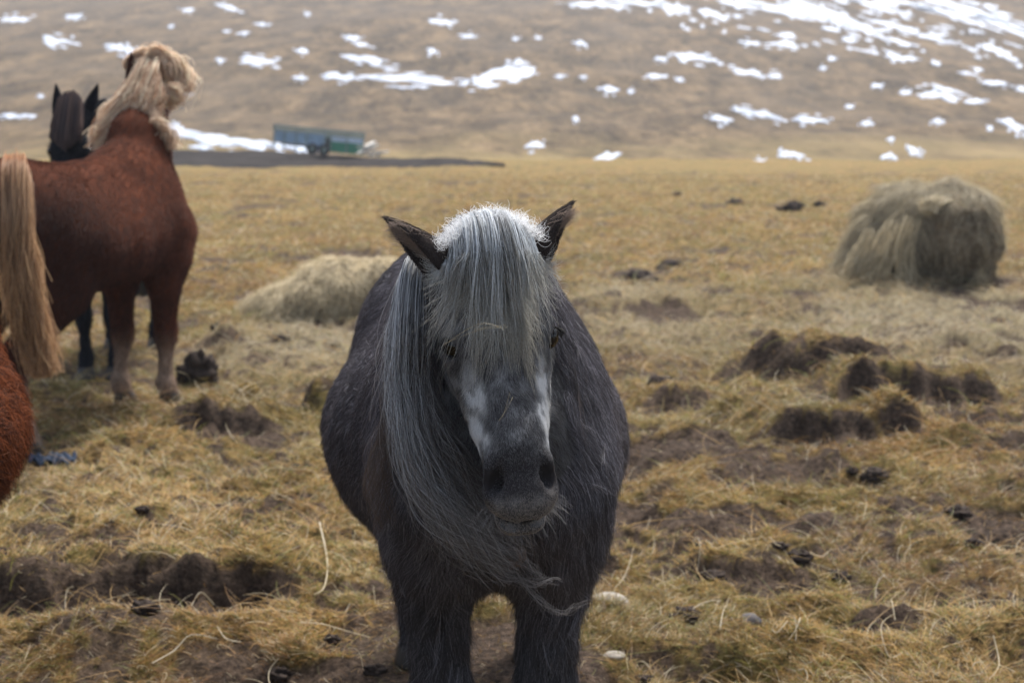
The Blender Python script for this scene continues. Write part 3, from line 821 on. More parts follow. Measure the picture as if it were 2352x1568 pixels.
def g_col(P, g):
    n = len(P); hd = is_head(P)
    s_ = np.clip(face_pattern(GH, P) + .10 * g.normal(size=n), 0, 1)[:, None]
    face = np.array((.030, .026, .028)) * (1 - s_) + np.array((.72, .72, .71)) * s_
    h, nn, l = GH.inv(P)
    lipc = sstep(.512, .540, h)[:, None]; face = face * (1 - .8 * lipc) + np.array((.29, .25, .215)) * .8 * lipc
    body = grey_body_colour(P)
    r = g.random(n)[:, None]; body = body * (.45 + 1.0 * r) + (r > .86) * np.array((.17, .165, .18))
    return np.where(hd[:, None], face, body)
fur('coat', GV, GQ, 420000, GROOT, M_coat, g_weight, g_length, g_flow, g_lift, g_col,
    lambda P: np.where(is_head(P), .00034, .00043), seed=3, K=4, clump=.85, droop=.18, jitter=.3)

def gear(s_, tip_px, tip_Y, base_hnl, face):
    base = GH.p(*base_hnl); tip = to_grey(at(*tip_px, tip_Y))
    V, F = ear_mesh(base, tip, face, .064)
    e = mesh('ear', V, F, M_skin, GROOT, attrs={'tint': np.tile((.030, .024, .022), (len(V), 1))})
    Fq = np.array([f for f in F if len(f) == 4]); Va = np.array(V)
    ax = nrm(tip - base)
    fur('ear_fur', Va, Fq, 7000, e, M_fur, lambda P: np.ones(len(P)), lambda P: np.full(len(P), .010), lambda P: np.tile(ax, (len(P), 1)), lambda P: np.full(len(P), .45),
        lambda P, g: np.array((.062, .048, .042))[None] * (.5 + 1.0 * g.random((len(P), 1))), .00035, 8, 3, .3, .05)
    # pale hair inside the ear
    n = 900; g = np.random.default_rng(21 + s_); f_ = np.array(face, float); f_ = nrm(f_ - ax * f_.dot(ax))
    t0 = g.random(n) * .75; sd = np.cross(ax, f_)
    p0 = base + ax * (np.linalg.norm(tip - base) * t0)[:, None] + sd * (g.normal(size=n) * .014)[:, None] + f_ * .006
    d = ax * .8 + f_ * .35
    pts = np.stack([p0 + (d + .3 * g.normal(size=(n, 3)) * .4) * (.035 * k / 3) for k in range(4)], 1)
    strands('ear_tuft', pts, np.linspace(1, .3, 4)[None] * np.full((n, 1), .0004), np.tile((.30, .23, .185), (n, 1)) * (.6 + .7 * g.random((n, 1))), M_fur, e)
gear(1, (1316, 463), 2.76, (.035, -.050, .070), np.array((.30, 1.0, -.15)))
gear(-1, (883, 499), 2.76, (.045, -.050, -.070), np.array((.30, -1.0, -.15)))

# forelock: strands root on the poll, arch over the forehead and hang down the face
def forelock(n, seed, K=18):
    g = np.random.default_rng(seed)
    l0 = np.clip(g.normal(size=n) * .030, -.062, .062)
    cl = 78; lc = g.uniform(-.116, .120, cl)
    lend = np.clip(l0 * 1.9 + .012 * g.normal(size=n) + .002, -.116, .120)
    ci = np.argmin(np.abs(lend[:, None] - lc[None]) + .010 * g.random((n, cl)), 1)
    layer = g.random(n); ph0 = R(-35) + R(85) * g.random(n)
    cen = np.exp(-((lend - .010) / .038) ** 2)
    endh = .200 - .05 * (np.abs(lend) / .118) ** 2 + .030 * g.normal(size=n) + .034 * g.normal(size=cl)[ci]
    swp = .034 * g.normal(size=cl)[ci] + .010 * g.normal(size=n); swp = np.where(lend > .03, np.minimum(swp, .010), swp)
    endh = endh - .052 * sstep(.040, .075, lend + swp) - .03 * sstep(-.06, -.1, lend)
    endh = np.where(g.random(n) < .24 * cen, endh + .09 + .05 * g.random(n), endh); endh = np.where(g.random(n) < .22, endh * g.uniform(.6, .95, n), endh)
    lend = lend * .30 + lc[ci] * .70 + .003 * g.normal(size=n) + .010 * g.normal(size=cl)[ci]
    tt = np.linspace(0, 1, K)[None]; s1 = .34
    lat = np.sqrt(np.clip(1 - (lend / .150) ** 2, .2, 1))
    rho = (.064 + .046 * layer) * lat
    ph = ph0[:, None] + (R(90) - ph0[:, None]) * np.clip(tt / s1, 0, 1); q = np.clip((tt - s1) / (1 - s1), 0, 1)
    cn = -.030 - .35 * (1 - lat)[:, None] * .25
    h = np.where(tt < s1, .062 - rho[:, None] * np.cos(ph), .062 + (endh[:, None] - .062) * q)
    le = np.abs(lend)[:, None]
    surf = -6.2 * np.maximum(le - .025, 0) ** 2 - .075 * sstep(.20, .42, h) + .008
    n90 = cn + rho[:, None] * np.sin(ph)
    nn = np.where(tt < s1, n90, np.maximum(surf, 0 * q + surf) * sstep(0, .7, q) + n90 * (1 - sstep(0, .7, q))) + (.004 + .014 * layer + .022 * (g.random(cl)[ci] - .3))[:, None] * q + .004 * np.sin(7 * tt + (g.random(cl)[ci] * 6.28)[:, None]) * q
    wv_ = (tt ** .55)
    swp = swp[:, None]
    l = l0[:, None] + (lend - l0)[:, None] * wv_ + swp * np.where(lend < -.085, .3, 1.0)[:, None] * tt ** 2.2 + .005 * np.sin(9 * tt + (g.random(cl)[ci] * 6.28)[:, None]) * tt + .0022 * np.sin(23 * tt + (g.random(n) * 6.28)[:, None]) * tt
    curl = (g.random(n) < .22)[:, None] * sstep(.70, 1, tt); pz = (g.random(n) * 6.28)[:, None]
    l = l + curl * .009 * np.sin(tt * 19 + pz); nn = nn + curl * .009 * np.cos(tt * 17 + pz); h = h - curl * .010
    P = GH.p(h, nn, l)
    lk = g.random(cl)[ci]; t = np.clip((.17 + .12 * g.normal(size=n)) + (layer > .45) * (.95 * lk ** 1.3 + .26 * g.normal(size=n)) + .30 * (np.abs(lend) / .118) ** 3, 0, 1)
    c = hair_colours(n, K, (.018, .021, .030), (.84, .90, .95), .5, seed + 1, root=(.88, .90, .93), tip=(.46, .42, .33), clumpy=t)
    return P, c
P, c = forelock(4300, 31)
strands('forelock', P, np.linspace(1, .22, 18)[None] * np.full((len(P), 1), .00050), c, M_hair, GROOT)
# frizzy pale crown between the ears
g = np.random.default_rng(4); n = 8000
ph = R(-40) + R(95) * g.random(n); l0 = np.clip(g.normal(size=n) * .042 + .006, -.10, .10); lat = np.sqrt(np.clip(1 - (l0 / .13) ** 2, .15, 1))
rho = (.068 + .036 * g.random(n)) * lat
base = GH.p(.062 - rho * np.cos(ph), -.030 + rho * np.sin(ph), l0)
d = nrm(GH.n[None] * np.sin(ph)[:, None] - GH.h[None] * np.cos(ph)[:, None] + GH.l[None] * (l0 * 9)[:, None] + .8 * g.normal(size=(n, 3)))
L = (.012 + .020 * g.random(n) ** 2)[:, None]; b1 = nrm(g.normal(size=(n, 3))); b2 = np.cross(d, b1)
pts = np.stack([base - d * .010 + d * L * s_ + (b1 * np.sin(s_ * 4.2) + b2 * (1 - np.cos(s_ * 4.2))) * L * .26 for s_ in np.linspace(0, 1, 7)], 1)
strands('forelock_crown', pts, np.linspace(1, .4, 7)[None] * np.full((n, 1), .00034), hair_colours(n, 7, (.55, .56, .57), (.93, .93, .93), .6, 9), M_hair, GROOT)

# mane, blown over the horse's right shoulder and across its chest
mp = lambda *q: [to_grey(at(*k)) for k in q]
gd = mp((968, 585, 2.80), (948, 650, 2.74), (938, 760, 2.70), (938, 870, 2.69), (954, 970, 2.67), (990, 1070, 2.66), (1060, 1170, 2.655), (1130, 1245, 2.65), (1195, 1305, 2.65))
hw = [.016, .030, .034, .036, .040, .050, .054, .046, .030]
side = to_grey(np.array((1.0, 0.35, 0)) + GREY[:3, 3])
P = bundle(gd, hw, 1900, 41, 18, side, .50, (0, .12), (.30, 1.0), .018, 9, .82, 40, .42)
g = np.random.default_rng(6); n = len(P)
u = ((P[:, 5] - np.array(gd[2])) @ np.array(side)); tcl = np.clip(.42 - 7.5 * u + .30 * g.normal(size=n), 0, 1)
strands('mane', P, np.linspace(1, .5, 18)[None] * np.full((n, 1), .00050), hair_colours(n, 18, (.024, .022, .024), (.82, .84, .86), .5, 7, tip=(.12, .095, .080), clumpy=tcl), M_hair, GROOT)
P = bundle(mp((925, 760, 2.72), (908, 880, 2.71), (892, 980, 2.70), (872, 1070, 2.70), (868, 1150, 2.70), (885, 1225, 2.70)), [.02, .018, .018, .024, .022, .008], 110, 43, 14, side, .4, (0, .3), (.7, 1.0), .012, 11, .6, 12, .3)
strands('mane_lock', P, np.linspace(1, .5, 14)[None] * np.full((len(P), 1), .00045), hair_colours(len(P), 14, (.026, .022, .022), (.10, .085, .08), .5, 8, tip=(.10, .065, .045)), M_hair, GROOT)
P = bundle(mp((1290, 800, 2.84), (1294, 840, 2.82), (1300, 900, 2.80), (1312, 1000, 2.80), (1338, 1120, 2.82), (1352, 1230, 2.84)), [.012, .022, .026, .030, .030, .024], 240, 44, 14, side, .4, (0, .4), (.5, 1.0), .014, 9, .45, 18, .2)
strands('mane_lock', P, np.linspace(1, .5, 14)[None] * np.full((len(P), 1), .00045), hair_colours(len(P), 14, (.030, .026, .026), (.12, .10, .10), .45, 8), M_hair, GROOT)
# flyaway hairs along the mane
P = bundle(gd, [h_ * 1.1 for h_ in hw], 260, 47, 18, side, .5, (0, .5), (.4, 1.0), .022, 13, .15, 30, .5)
strands('mane_wisp', P, np.full(len(P), .00030), hair_colours(len(P), 18, (.05, .045, .045), (.36, .35, .34), .5, 17, tip=(.09, .07, .06)), M_hair, GROOT)
# long stray wisps at the end of the mane
for k, (gp_, nn_) in enumerate(((((1180, 1290, 2.64), (1215, 1345, 2.63), (1260, 1390, 2.62), (1305, 1402, 2.62), (1350, 1375, 2.62)), 14), (((1150, 1270, 2.64), (1190, 1262, 2.63), (1200, 1285, 2.63), (1180, 1296, 2.64), (1166, 1278, 2.64)), 24), (((1120, 1240, 2.64), (1200, 1290, 2.63), (1240, 1330, 2.63), (1270, 1350, 2.63)), 24), (((1090, 1270, 2.65), (1160, 1320, 2.64), (1230, 1336, 2.63), (1290, 1330, 2.63)), 22))):
    P = bundle(mp(*gp_), [.010, .010, .007, .005, .003][:len(gp_)], nn_, 60 + k, 16, side, .5, (0, .15), (.7, 1.0), .006, 8, .5, 5, .3)
    strands('mane_wisp', P, np.full(nn_, .00030), hair_colours(nn_, 16, (.06, .05, .045), (.26, .24, .23), .5, 70 + k, tip=(.22, .13, .08) if k == 1 else None), M_hair, GROOT)
# whiskers and eyelashes
g = np.random.default_rng(12); n = 110
th = g.uniform(-1.25, 1.25, n); h0 = .50 + .045 * np.cos(th) + .01 * g.normal(size=n); l0 = .062 * np.sin(th); n0 = -.075 - .05 * g.random(n)
p0 = GH.p(h0, n0, l0); d = nrm(GH.h[None] * np.cos(th)[:, None] + GH.l[None] * (1.1 * np.sin(th))[:, None] + GH.n[None] * .25 + .25 * g.normal(size=(n, 3)))
L = (.018 + .036 * g.random(n))[:, None]
strands('whisker', np.stack([p0 + d * L * s_ + np.array((0, 0, -.3)) * L * s_ * s_ for s_ in np.linspace(0, 1, 5)], 1), np.full(n, .00020), np.tile((.22, .21, .20), (n, 1)), M_fur, GROOT)
for s_ in (1, -1):
    n = 60; a_ = g.uniform(-1, 1, n); p0 = GH.p(.199 + .008 * a_ ** 2, -.034 + .018 * a_, np.full(n, .108 * s_)); d = nrm(GH.l[None] * s_ * 1.0 + GH.h[None] * .5 + GH.n[None] * .5 + .2 * g.normal(size=(n, 3)))
    strands('eyelash', np.stack([p0 + d * .016 * q + GH.h[None] * .008 * q * q for q in np.linspace(0, 1, 4)], 1), np.full(n, .0004), np.tile((.012, .011, .011), (n, 1)), M_fur, GROOT)
# tail
P = bundle([(-1.20, 0, 1.08), (-1.28, 0, 1.0), (-1.32, 0, .8), (-1.30, 0, .5), (-1.27, 0, .3)], [.02, .04, .07, .08, .05], 900, 71, 10, (0, 1, 0), .5)
strands('tail', P, np.full(len(P), .0009), hair_colours(len(P), 10, (.05, .045, .045), (.4, .4, .4), .4, 5), M_hair, GROOT)
# straw caught in the forelock
g = np.random.default_rng(15)
for k, (a, b, c_) in enumerate((((1020, 800, 2.50), (1100, 758, 2.47), (1165, 748, 2.47)), ((1175, 905, 2.44), (1160, 940, 2.43), (1158, 960, 2.43)), ((1085, 760, 2.48), (1120, 745, 2.47), (1160, 752, 2.47)))):
    pts = np.array([to_grey(at(*q)) for q in (a, b, c_)]) + g.normal(size=(1, 3)) * .004
    strands('straw_wisp', np.repeat(pts[None], 2, 0) + g.normal(size=(2, 3, 3)) * .006, np.full(2, .00022), np.tile((.26, .22, .14), (2, 1)), M_straw, GROOT)

# ---- chestnut horse with flaxen mane and tail, seen from behind
def chestnut_tint(V, H):
    v = .5 + .5 * fbm3(V * 5, 3, 5)
    c = np.array((.042, .0125, .006)) * (1 - v[:, None]) + np.array((.125, .037, .016)) * v[:, None]
    dark = (sstep(-.35, -.75, V[:, 0] + .12 * fbm3(V * 4, 2, 6)) * sstep(1.28, 1.05, V[:, 2]))[:, None]  # mostly shade on the hindquarters, painted into the coat colour
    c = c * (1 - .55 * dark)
    sock = sstep(.42, .22, V[:, 2])[:, None]
    return c * (1 - .7 * sock) + np.array((.36, .27, .20)) * .7 * sock
to_c = lambda P: (np.asarray(P) - CHES[:3, 3]) @ CHES[:3, :3] / CHES[2, 2] ** 2
cpoll = to_c(at(342, 172, 7.85))
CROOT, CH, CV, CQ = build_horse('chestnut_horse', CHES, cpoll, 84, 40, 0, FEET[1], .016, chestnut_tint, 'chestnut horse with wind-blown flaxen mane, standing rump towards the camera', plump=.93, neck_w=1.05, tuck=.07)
def plain_flow(P):
    f = np.tile((-1.0, 0, -.6), (len(P), 1)); leg = sstep(.75, .5, P[:, 2])[:, None]
    return f * (1 - leg) + np.array((-.1, 0, -1.0)) * leg
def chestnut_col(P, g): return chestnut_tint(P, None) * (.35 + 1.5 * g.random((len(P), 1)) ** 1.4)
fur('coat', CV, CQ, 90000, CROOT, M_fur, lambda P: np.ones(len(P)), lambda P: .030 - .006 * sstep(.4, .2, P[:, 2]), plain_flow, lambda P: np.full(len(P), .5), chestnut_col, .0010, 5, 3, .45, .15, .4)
def far_ear(root, H, s_, tint, tip, face=None):
    V, F = ear_mesh(H.p(.03, -.05, .055 * s_), H.p(*tip[:2], tip[2] * s_), H.n * 1.0 + .5 * H.l * s_ if face is None else face, .072)
    mesh('ear', V, F, M_skin, root, attrs={'tint': np.tile(tint, (len(V), 1))})
for s_ in (1, -1): far_ear(CROOT, CH, s_, (.045, .018, .012), (-.03, .11, .085), CH.h * .8 + CH.l * s_ * .6)
cp_ = lambda *q: [to_c(at(*k)) for k in q]
cside = (CHES[:3, :3].T @ np.array((1.0, 0, 0)))
flax = lambda n, K, s: hair_colours(n, K, (.38, .17, .075), (.95, .80, .60), .6, s)
FL = [  # guide (view points), half widths, count
    (((352, 124, 7.92), (338, 156, 7.82), (312, 214, 7.76), (272, 270, 7.72), (250, 320, 7.70), (236, 358, 7.70)), [.04, .09, .10, .10, .09, .04], 2600),
    (((330, 130, 7.95), (335, 180, 7.80), (330, 240, 7.72), (320, 300, 7.68)), [.07, .10, .10, .05], 1500),
    (((300, 140, 7.95), (345, 112, 7.90), (395, 140, 7.86), (418, 185, 7.84), (395, 215, 7.82)), [.03, .05, .06, .055, .02], 1500),
    (((330, 190, 7.80), (370, 195, 7.78), (400, 215, 7.78), (375, 240, 7.80)), [.04, .05, .04, .02], 700),
    (((290, 325, 7.68), (315, 295, 7.66), (350, 290, 7.66), (375, 318, 7.68), (384, 345, 7.70)), [.03, .05, .05, .05, .02], 1100),
    (((340, 240, 7.72), (352, 270, 7.68), (342, 300, 7.66), (325, 320, 7.66)), [.03, .05, .05, .03], 500),
    (((300, 155, 7.90), (290, 135, 7.88), (320, 115, 7.88), (360, 118, 7.88), (400, 160, 7.86)), [.04, .05, .05, .05, .03], 900)]
for k, (gp_, hw_, n) in enumerate(FL):
    P = bundle(cp_(*[(a + 4, b + 12 if b < 200 else b, c_ - .04) for a, b, c_ in gp_]), [h_ * (.62 if k < 2 else .48) for h_ in hw_], int(n * (.5 if k < 2 else .34)), 80 + k, 12, cside, .45, (0, .25), (.6, 1.0), .03, 8, .7, 14, .5)
    n = len(P); strands('mane' if k < 2 else 'mane_lock', P, np.full(n, .0013), flax(n, 12, 30 + k), M_hair, CROOT)
P = bundle(cp_((34, 372, 6.30), (38, 400, 6.16), (42, 480, 6.08), (44, 560, 6.06), (58, 680, 6.08), (78, 780, 6.12), (104, 868, 6.14)), [.036, .050, .046, .042, .046, .050, .034], 2300, 91, 14, cside, .45, (0, .06), (.55, 1.0), .025, 7, .65, 40, .35)
strands('tail', P, np.full(len(P), .0010), hair_colours(len(P), 14, (.18, .085, .035), (.66, .43, .235), .5, 45, root=(.42, .15, .05)), M_hair, CROOT)

# ---- black horse behind the chestnut
black_tint = lambda V, H: np.tile((.010, .012, .017), (len(V), 1))
to_b = lambda P: (np.asarray(P) - BLAK[:3, 3]) @ BLAK[:3, :3]
bpoll = to_b(at(166, 248, 7.92))
BROOT, BH, BV, BQ = build_horse('black_horse', BLAK, bpoll, 28, -4, 0, FEET[2], .016, black_tint, 'black horse looking over the chestnut horse from behind it', plump=.95, neck_w=1.6, hsize=1.12)
for s_ in (1, -1): far_ear(BROOT, BH, s_, (.012, .012, .016), (-.150, -.03, .105))
fur('coat', BV, BQ, 30000, BROOT, M_fur, lambda P: np.ones(len(P)), lambda P: np.full(len(P), .03), plain_flow, lambda P: np.full(len(P), .45), lambda P, g: np.tile((.014, .016, .022), (len(P), 1)) * (.6 + g.random((len(P), 1))), .0012, 5, 3, .3, .15)
g = np.random.default_rng(3); n = 2200
l0 = g.uniform(-.058, .058, n); e0 = .12 + .14 * g.random(n) * (1 - np.abs(l0) / .12)
tt = np.linspace(0, 1, 10)[None]; st_ = (-.075 + .06 * g.random(n) + 5 * l0 ** 2 * 3)[:, None]; hh = st_ + (e0[:, None] - st_) * tt
P = BH.p(hh, .02 + .03 * np.sin(np.clip(hh * 5 + .8, 0, 3)) - 6 * np.maximum(np.abs(l0[:, None]) - .03, 0) ** 2 + .01 * g.normal(size=(n, 1)), l0[:, None] * (1 + .35 * tt))
strands('forelock', P, np.full(n, .0012), hair_colours(n, 10, (.018, .019, .028), (.12, .078, .062), .5, 3), M_fur, BROOT)
bside = BLAK[:3, :3].T @ np.array((1.0, 0, 0))
P = bundle([to_b(at(*q)) for q in ((225, 230, 8.1), (240, 280, 8.1), (243, 340, 8.1), (236, 420, 8.1))], [.04, .06, .07, .05], 700, 96, 10, bside, .4)
strands('mane', P, np.full(len(P), .0012), hair_colours(len(P), 10, (.008, .009, .014), (.022, .02, .024), .5, 4), M_hair, BROOT)
P = bundle([(-1.18, 0, 1.08), (-1.27, 0, 1.0), (-1.31, 0, .8), (-1.30, 0, .5), (-1.27, 0, .3)], [.02, .04, .07, .08, .05], 500, 71, 8, (0, 1, 0), .5)
strands('tail', P, np.full(len(P), .0014), hair_colours(len(P), 8, (.02, .02, .028), (.06, .055, .06), .4, 5), M_hair, BROOT)

# ---- red horse standing close by, only its flank reaching into view
def red_tint(V, H):
    v = .5 + .5 * fbm3(V * 7, 3, 15); return np.array((.075, .021, .007)) * (1 - v[:, None]) + np.array((.21, .064, .023)) * v[:, None]
RROOT, RH, RV, RQ = build_horse('red_horse', NEAR, (.36, 0.0, 1.40), 30, 0, 0, FEET[3], .014, red_tint, 'shaggy red-brown horse flank cut off beside the grey horse', plump=1.08)
for s_ in (1, -1): far_ear(RROOT, RH, s_, (.10, .04, .022), (-.11, -.02, .09))
fur('coat', RV, RQ, 110000, RROOT, M_fur, lambda P: np.where(P[:, 1] > .05, 2.0, .3), lambda P: .060 - .02 * sstep(.4, .2, P[:, 2]), plain_flow, lambda P: np.full(len(P), .80),
    lambda P, g: red_tint(P, None) * (.2 + 2.0 * g.random((len(P), 1)) ** 1.6), .00070, 5, 4, 1.5, .25, .7)
P = bundle([RH.p(.0, .0), RH.p(.0, .0) + (-.1, -.1, -.05), RH.p(0, 0) + (-.2, -.16, -.3), RH.p(0, 0) + (-.22, -.18, -.5)], [.03, .08, .12, .08], 900, 98, 10, (1, 0, 0), .3)
strands('mane', P, np.full(len(P), .001), hair_colours(len(P), 10, (.10, .04, .02), (.3, .15, .07), .4, 5), M_hair, RROOT)
P = bundle([(-1.18, 0, 1.08), (-1.27, 0, 1.0), (-1.31, 0, .8), (-1.30, 0, .5), (-1.27, 0, .3)], [.02, .04, .07, .08, .05], 700, 71, 8, (0, 1, 0), .5)
strands('tail', P, np.full(len(P), .0011), hair_colours(len(P), 8, (.10, .04, .02), (.3, .15, .07), .4, 5), M_hair, RROOT)

# ------------------------------------------------------------------ hay
HAY = lambda n, g, k=1.0: np.clip((np.array((.15, .115, .065))[None] * (1 - (q := g.random((n, 1)))) + np.array((.60, .51, .33))[None] * q) * k, .01, .9)
M_haycore = attr_mat('packed_hay', .95, 60, .8, .03, .1, .5, 22)
def flow_hay(name, V, F, n, parent, flow, length, seed, k=1.0, rad=.0016, jitter=.5, lift=.22, weight=None, droop=.35):
    return fur(name, V, F, n, parent, M_straw, weight or (lambda P: np.ones(len(P))), lambda P: np.full(len(P), length), flow, lambda P: np.full(len(P), lift),
               lambda P, g: HAY(len(P), g, k), rad, seed, 4, .9, droop, jitter)
# round bale slumped on its side, loose hay hanging off its left flank
bl = ground(2120, 668); bl[1] += .42; bl[2] = float(ground_z(bl[0], bl[1])) - .04
F = Field((-1.0, -.75, -.12), (1.0, .8, 1.25), .028)
ax_ = np.array((.50, -.86, 0))
F.seg((.20 - .14, .14, .50), (.20 + .16, -.20, .50), (.52, .52), (.50, .50), (.86, .5, 0), k=.08)
F.seg((-.18, .10, .38), (.0, .05, .50), (.38, .36), (.42, .40), k=.15)
F.seg((-.42, .05, .20), (-.28, .0, .38), .28, .26, k=.15)
F.seg((-.36, .20, .64), (-.26, .20, .68), .14, .12, k=.05)
F.seg((.34, .10, .98), (.42, .08, 1.02), .09, .06, k=.08)
F.seg((-.5, 0, .0), (.6, 0, .0), .28, .28, k=.12)
V, Q = F.surface(); V = smooth_mesh(V, Q, 2)
V = V + vnormals(V, Q) * (.060 * fbm3(V * 5, 3, 3) + .035 * fbm3(V * 15, 2, 4))[:, None]
bale = empty('hay_bale', bl); bale.scale = (.85,) * 3; tag(bale, 'large slumped round hay bale with loose hay draped down one side', 'hay bale')
tint = np.array((.15, .11, .066)) * (1 + .6 * fbm3(V * 6, 3, 8))[:, None]
mesh('core', V, Q, M_haycore, bale, attrs={'tint': tint})
def bale_flow(P):
    f = np.c_[P[:, 0] * .4 - .25, -.15 + 0 * P[:, 0], -1.0 + 0 * P[:, 0]]; return f
flow_hay('draped_hay', V, Q, 17000, bale, bale_flow, .24, 5, 1.02, .0018, .40, .26, lambda P: np.where(P[:, 0] < -.06 + .30 * (P[:, 2] - .5), 1.6, .05) * (P[:, 2] > .05) + 1.0 * (P[:, 2] > .88), .3)
def end_flow(P):
    g_ = np.random.default_rng(2); return g_.normal(size=(len(P), 3)) + np.array((0, 0, -.7))
flow_hay('packed_hay', V, Q, 9000, bale, end_flow, .07, 6, .66, .0020, .6, .30, lambda P: 1.0 * (P[:, 0] > -.1) * (P[:, 2] > .02), .1)
g = np.random.default_rng(8)
for (gp_, hw_, n) in ((((1985, 500), (1955, 570), (1930, 640)), [.05, .10, .12], 70), (((2050, 480), (2010, 570), (1985, 650)), [.08, .12, .14], 90), (((2100, 470), (2075, 560), (2085, 665)), [.08, .10, .08], 90), (((2200, 428), (2250, 470), (2290, 560)), [.05, .05, .04], 220), (((2205, 428), (2170, 432), (2120, 450)), [.04, .06, .06], 220), (((2285, 560), (2278, 620), (2292, 660)), [.03, .04, .03], 120), (((2020, 560), (1960, 590), (1915, 640)), [.06, .08, .05], 160)):
    dep = bl[1] - .50
    P = bundle([at(a, b, dep - .05 * i) - bl for i, (a, b) in enumerate(gp_)], hw_, n, int(gp_[0][0]), 8, (1, 0, 0), .35, (0, .3), (.6, 1.0), .03, 6, .3, 10)
    strands('hay_lock', P, np.full(n, .0022), HAY(n, g, 1.3), M_straw, bale)
# loose heap behind the grey horse
hp = ground(745, 735); hp[1] += .45; hp[2] = float(ground_z(hp[0], hp[1])) - .03
F = Field((-1.0, -.75, -.15), (1.1, .75, .9), .03)
for a in (((-.35, 0, .08), (.05, .1, .18), .30, .36), ((.05, .1, .18), (.5, .1, .20), .36, .30), ((-.05, .1, .40), (.0, .1, .46), .16, .10), ((-.6, 0, -.02), (.8, .1, .0), .22, .24), ((.45, .1, .28), (.75, .1, .15), .26, .22)):
    F.seg(*a, k=.15)
V, Q = F.surface(); V = V + vnormals(V, Q) * (.05 * fbm3(V * 4, 3, 13) + .03 * fbm3(V * 11, 2, 14))[:, None]
heap = empty('hay_heap', hp); heap.scale = (.86, .86, .78); tag(heap, 'low heap of loose pale hay on the pasture behind the grey horse', 'hay heap')
mesh('mound', V, Q, M_haycore, heap, attrs={'tint': np.tile((.24, .19, .12), (len(V), 1))})
flow_hay('loose_hay', V, Q, 11000, heap, lambda P: np.c_[P[:, 0] * 1.2, P[:, 1] * 1.2 - .2, -.7 + 0 * P[:, 0]], .20, 15, 1.4, .0024, 1.5, .55)

# ------------------------------------------------------------------ farm trailer at the foot of the hill
def box(a, b):
    (x0, y0, z0), (x1, y1, z1) = a, b
    V = [(x0, y0, z0), (x1, y0, z0), (x1, y1, z0), (x0, y1, z0), (x0, y0, z1), (x1, y0, z1), (x1, y1, z1), (x0, y1, z1)]
    return V, [(0, 3, 2, 1), (4, 5, 6, 7), (0, 1, 5, 4), (1, 2, 6, 5), (2, 3, 7, 6), (3, 0, 4, 7)]
tp = at(742, 356, 48.0); tw = 48.0 / FPX
trl = empty('farm_trailer', tp); trl.rotation_euler = (0, R(5.5), R(6)); tag(trl, 'old blue and green farm trailer parked beside snow below the hill', 'trailer')
M_blue = plain_mat('faded_blue_panel', (.25, .36, .47), .7, .3, .3, 2.5); M_dk = plain_mat('trailer_chassis', (.02, .022, .026), .8)
M_green = plain_mat('green_panel', (.035, .19, .11), .6, .3, .25, 2.0); M_rail = plain_mat('weathered_rail', (.20, .25, .22), .8, .2, .3, 3)
M_lblue = plain_mat('pale_blue_board', (.46, .54, .64), .7, .3, .2, 2)
M_tyre = plain_mat('tyre_rubber', (.015, .015, .017), .85); M_gtrim = plain_mat('bleached_wood', (.42, .40, .36), .8)
def part(nm, a, b, mt, par=None): v, f = box(a, b); return mesh(nm, v, f, mt, par or trl, smooth=False)
U = tw   # metres per survey unit at the trailer
part('chassis', (-95 * U, -.35, 15 * U), (88 * U, .55, 19 * U), M_dk)
for x0, x1 in ((-110, -88), (-86, -62), (-60, -40)): part('side_panel', (x0 * U, -.42, 21 * U), ((x1) * U, -.37, 47 * U), M_blue)
part('side_panel', (-38 * U, -.42, 12 * U), (2 * U, -.37, 47 * U), M_blue)
part('gap_board', (4 * U, -.40, 18 * U), (14 * U, -.36, 40 * U), M_dk)  # near-black strip standing in for the dark gap between blue and green panels
for x0, x1 in ((16, 51), (53, 88)):
    part('side_panel', (x0 * U, -.43, 9 * U), (x1 * U, -.38, 33 * U), M_green); part('side_board', (x0 * U, -.425, 34 * U), (x1 * U, -.375, 44 * U), M_lblue)
for x in (-112, -87, -61, -39, 3, 15, 52, 89): part('post', (x * U - .02, -.47, 8 * U), (x * U + .02, -.43, 54 * U), M_rail)
for x in (-112, 89): part('post', (x * U - .02, .5, 8 * U), (x * U + .02, .54, 54 * U), M_rail)
for y in (-.48, .5): part('rail', (-116 * U, y, 54 * U), (92 * U, y + .05, 58 * U), M_rail); part('rail', (-116 * U, y - .005, 48.5 * U), (92 * U, y + .045, 51 * U), M_rail)
for y in (.45,): part('tailboard', (-110 * U, y, 18 * U), (88 * U, y + .04, 46 * U), M_rail)
for x in (-24, 2):
    for y in (-.55, .55):
        nt_ = 24; th = np.linspace(0, 2 * math.pi, nt_, endpoint=False); r0 = 13 * U; V = []; 
        prof = ((-.09, .60), (-.09, .92), (-.06, 1.0), (.06, 1.0), (.09, .92), (.09, .60))
        for (dy_, rr) in prof: V += [(x * U + r0 * rr * math.cos(q), y + dy_, r0 + r0 * rr * math.sin(q)) for q in th]
        Fw = [(i * nt_ + k, i * nt_ + (k + 1) % nt_, (i + 1) * nt_ + (k + 1) % nt_, (i + 1) * nt_ + k) for i in range(5) for k in range(nt_)]
        wh = mesh('wheel', V, Fw, M_tyre, trl)
        V = [(x * U + r0 * .62 * math.cos(q), y + dy_, r0 + r0 * .62 * math.sin(q)) for dy_ in (-.05, .05) for q in th]
        mesh('rim', V, [tuple(range(nt_)), tuple(range(2 * nt_ - 1, nt_ - 1, -1))] + [(k, k + nt_, (k + 1) % nt_ + nt_, (k + 1) % nt_) for k in range(nt_)], M_rail, wh)
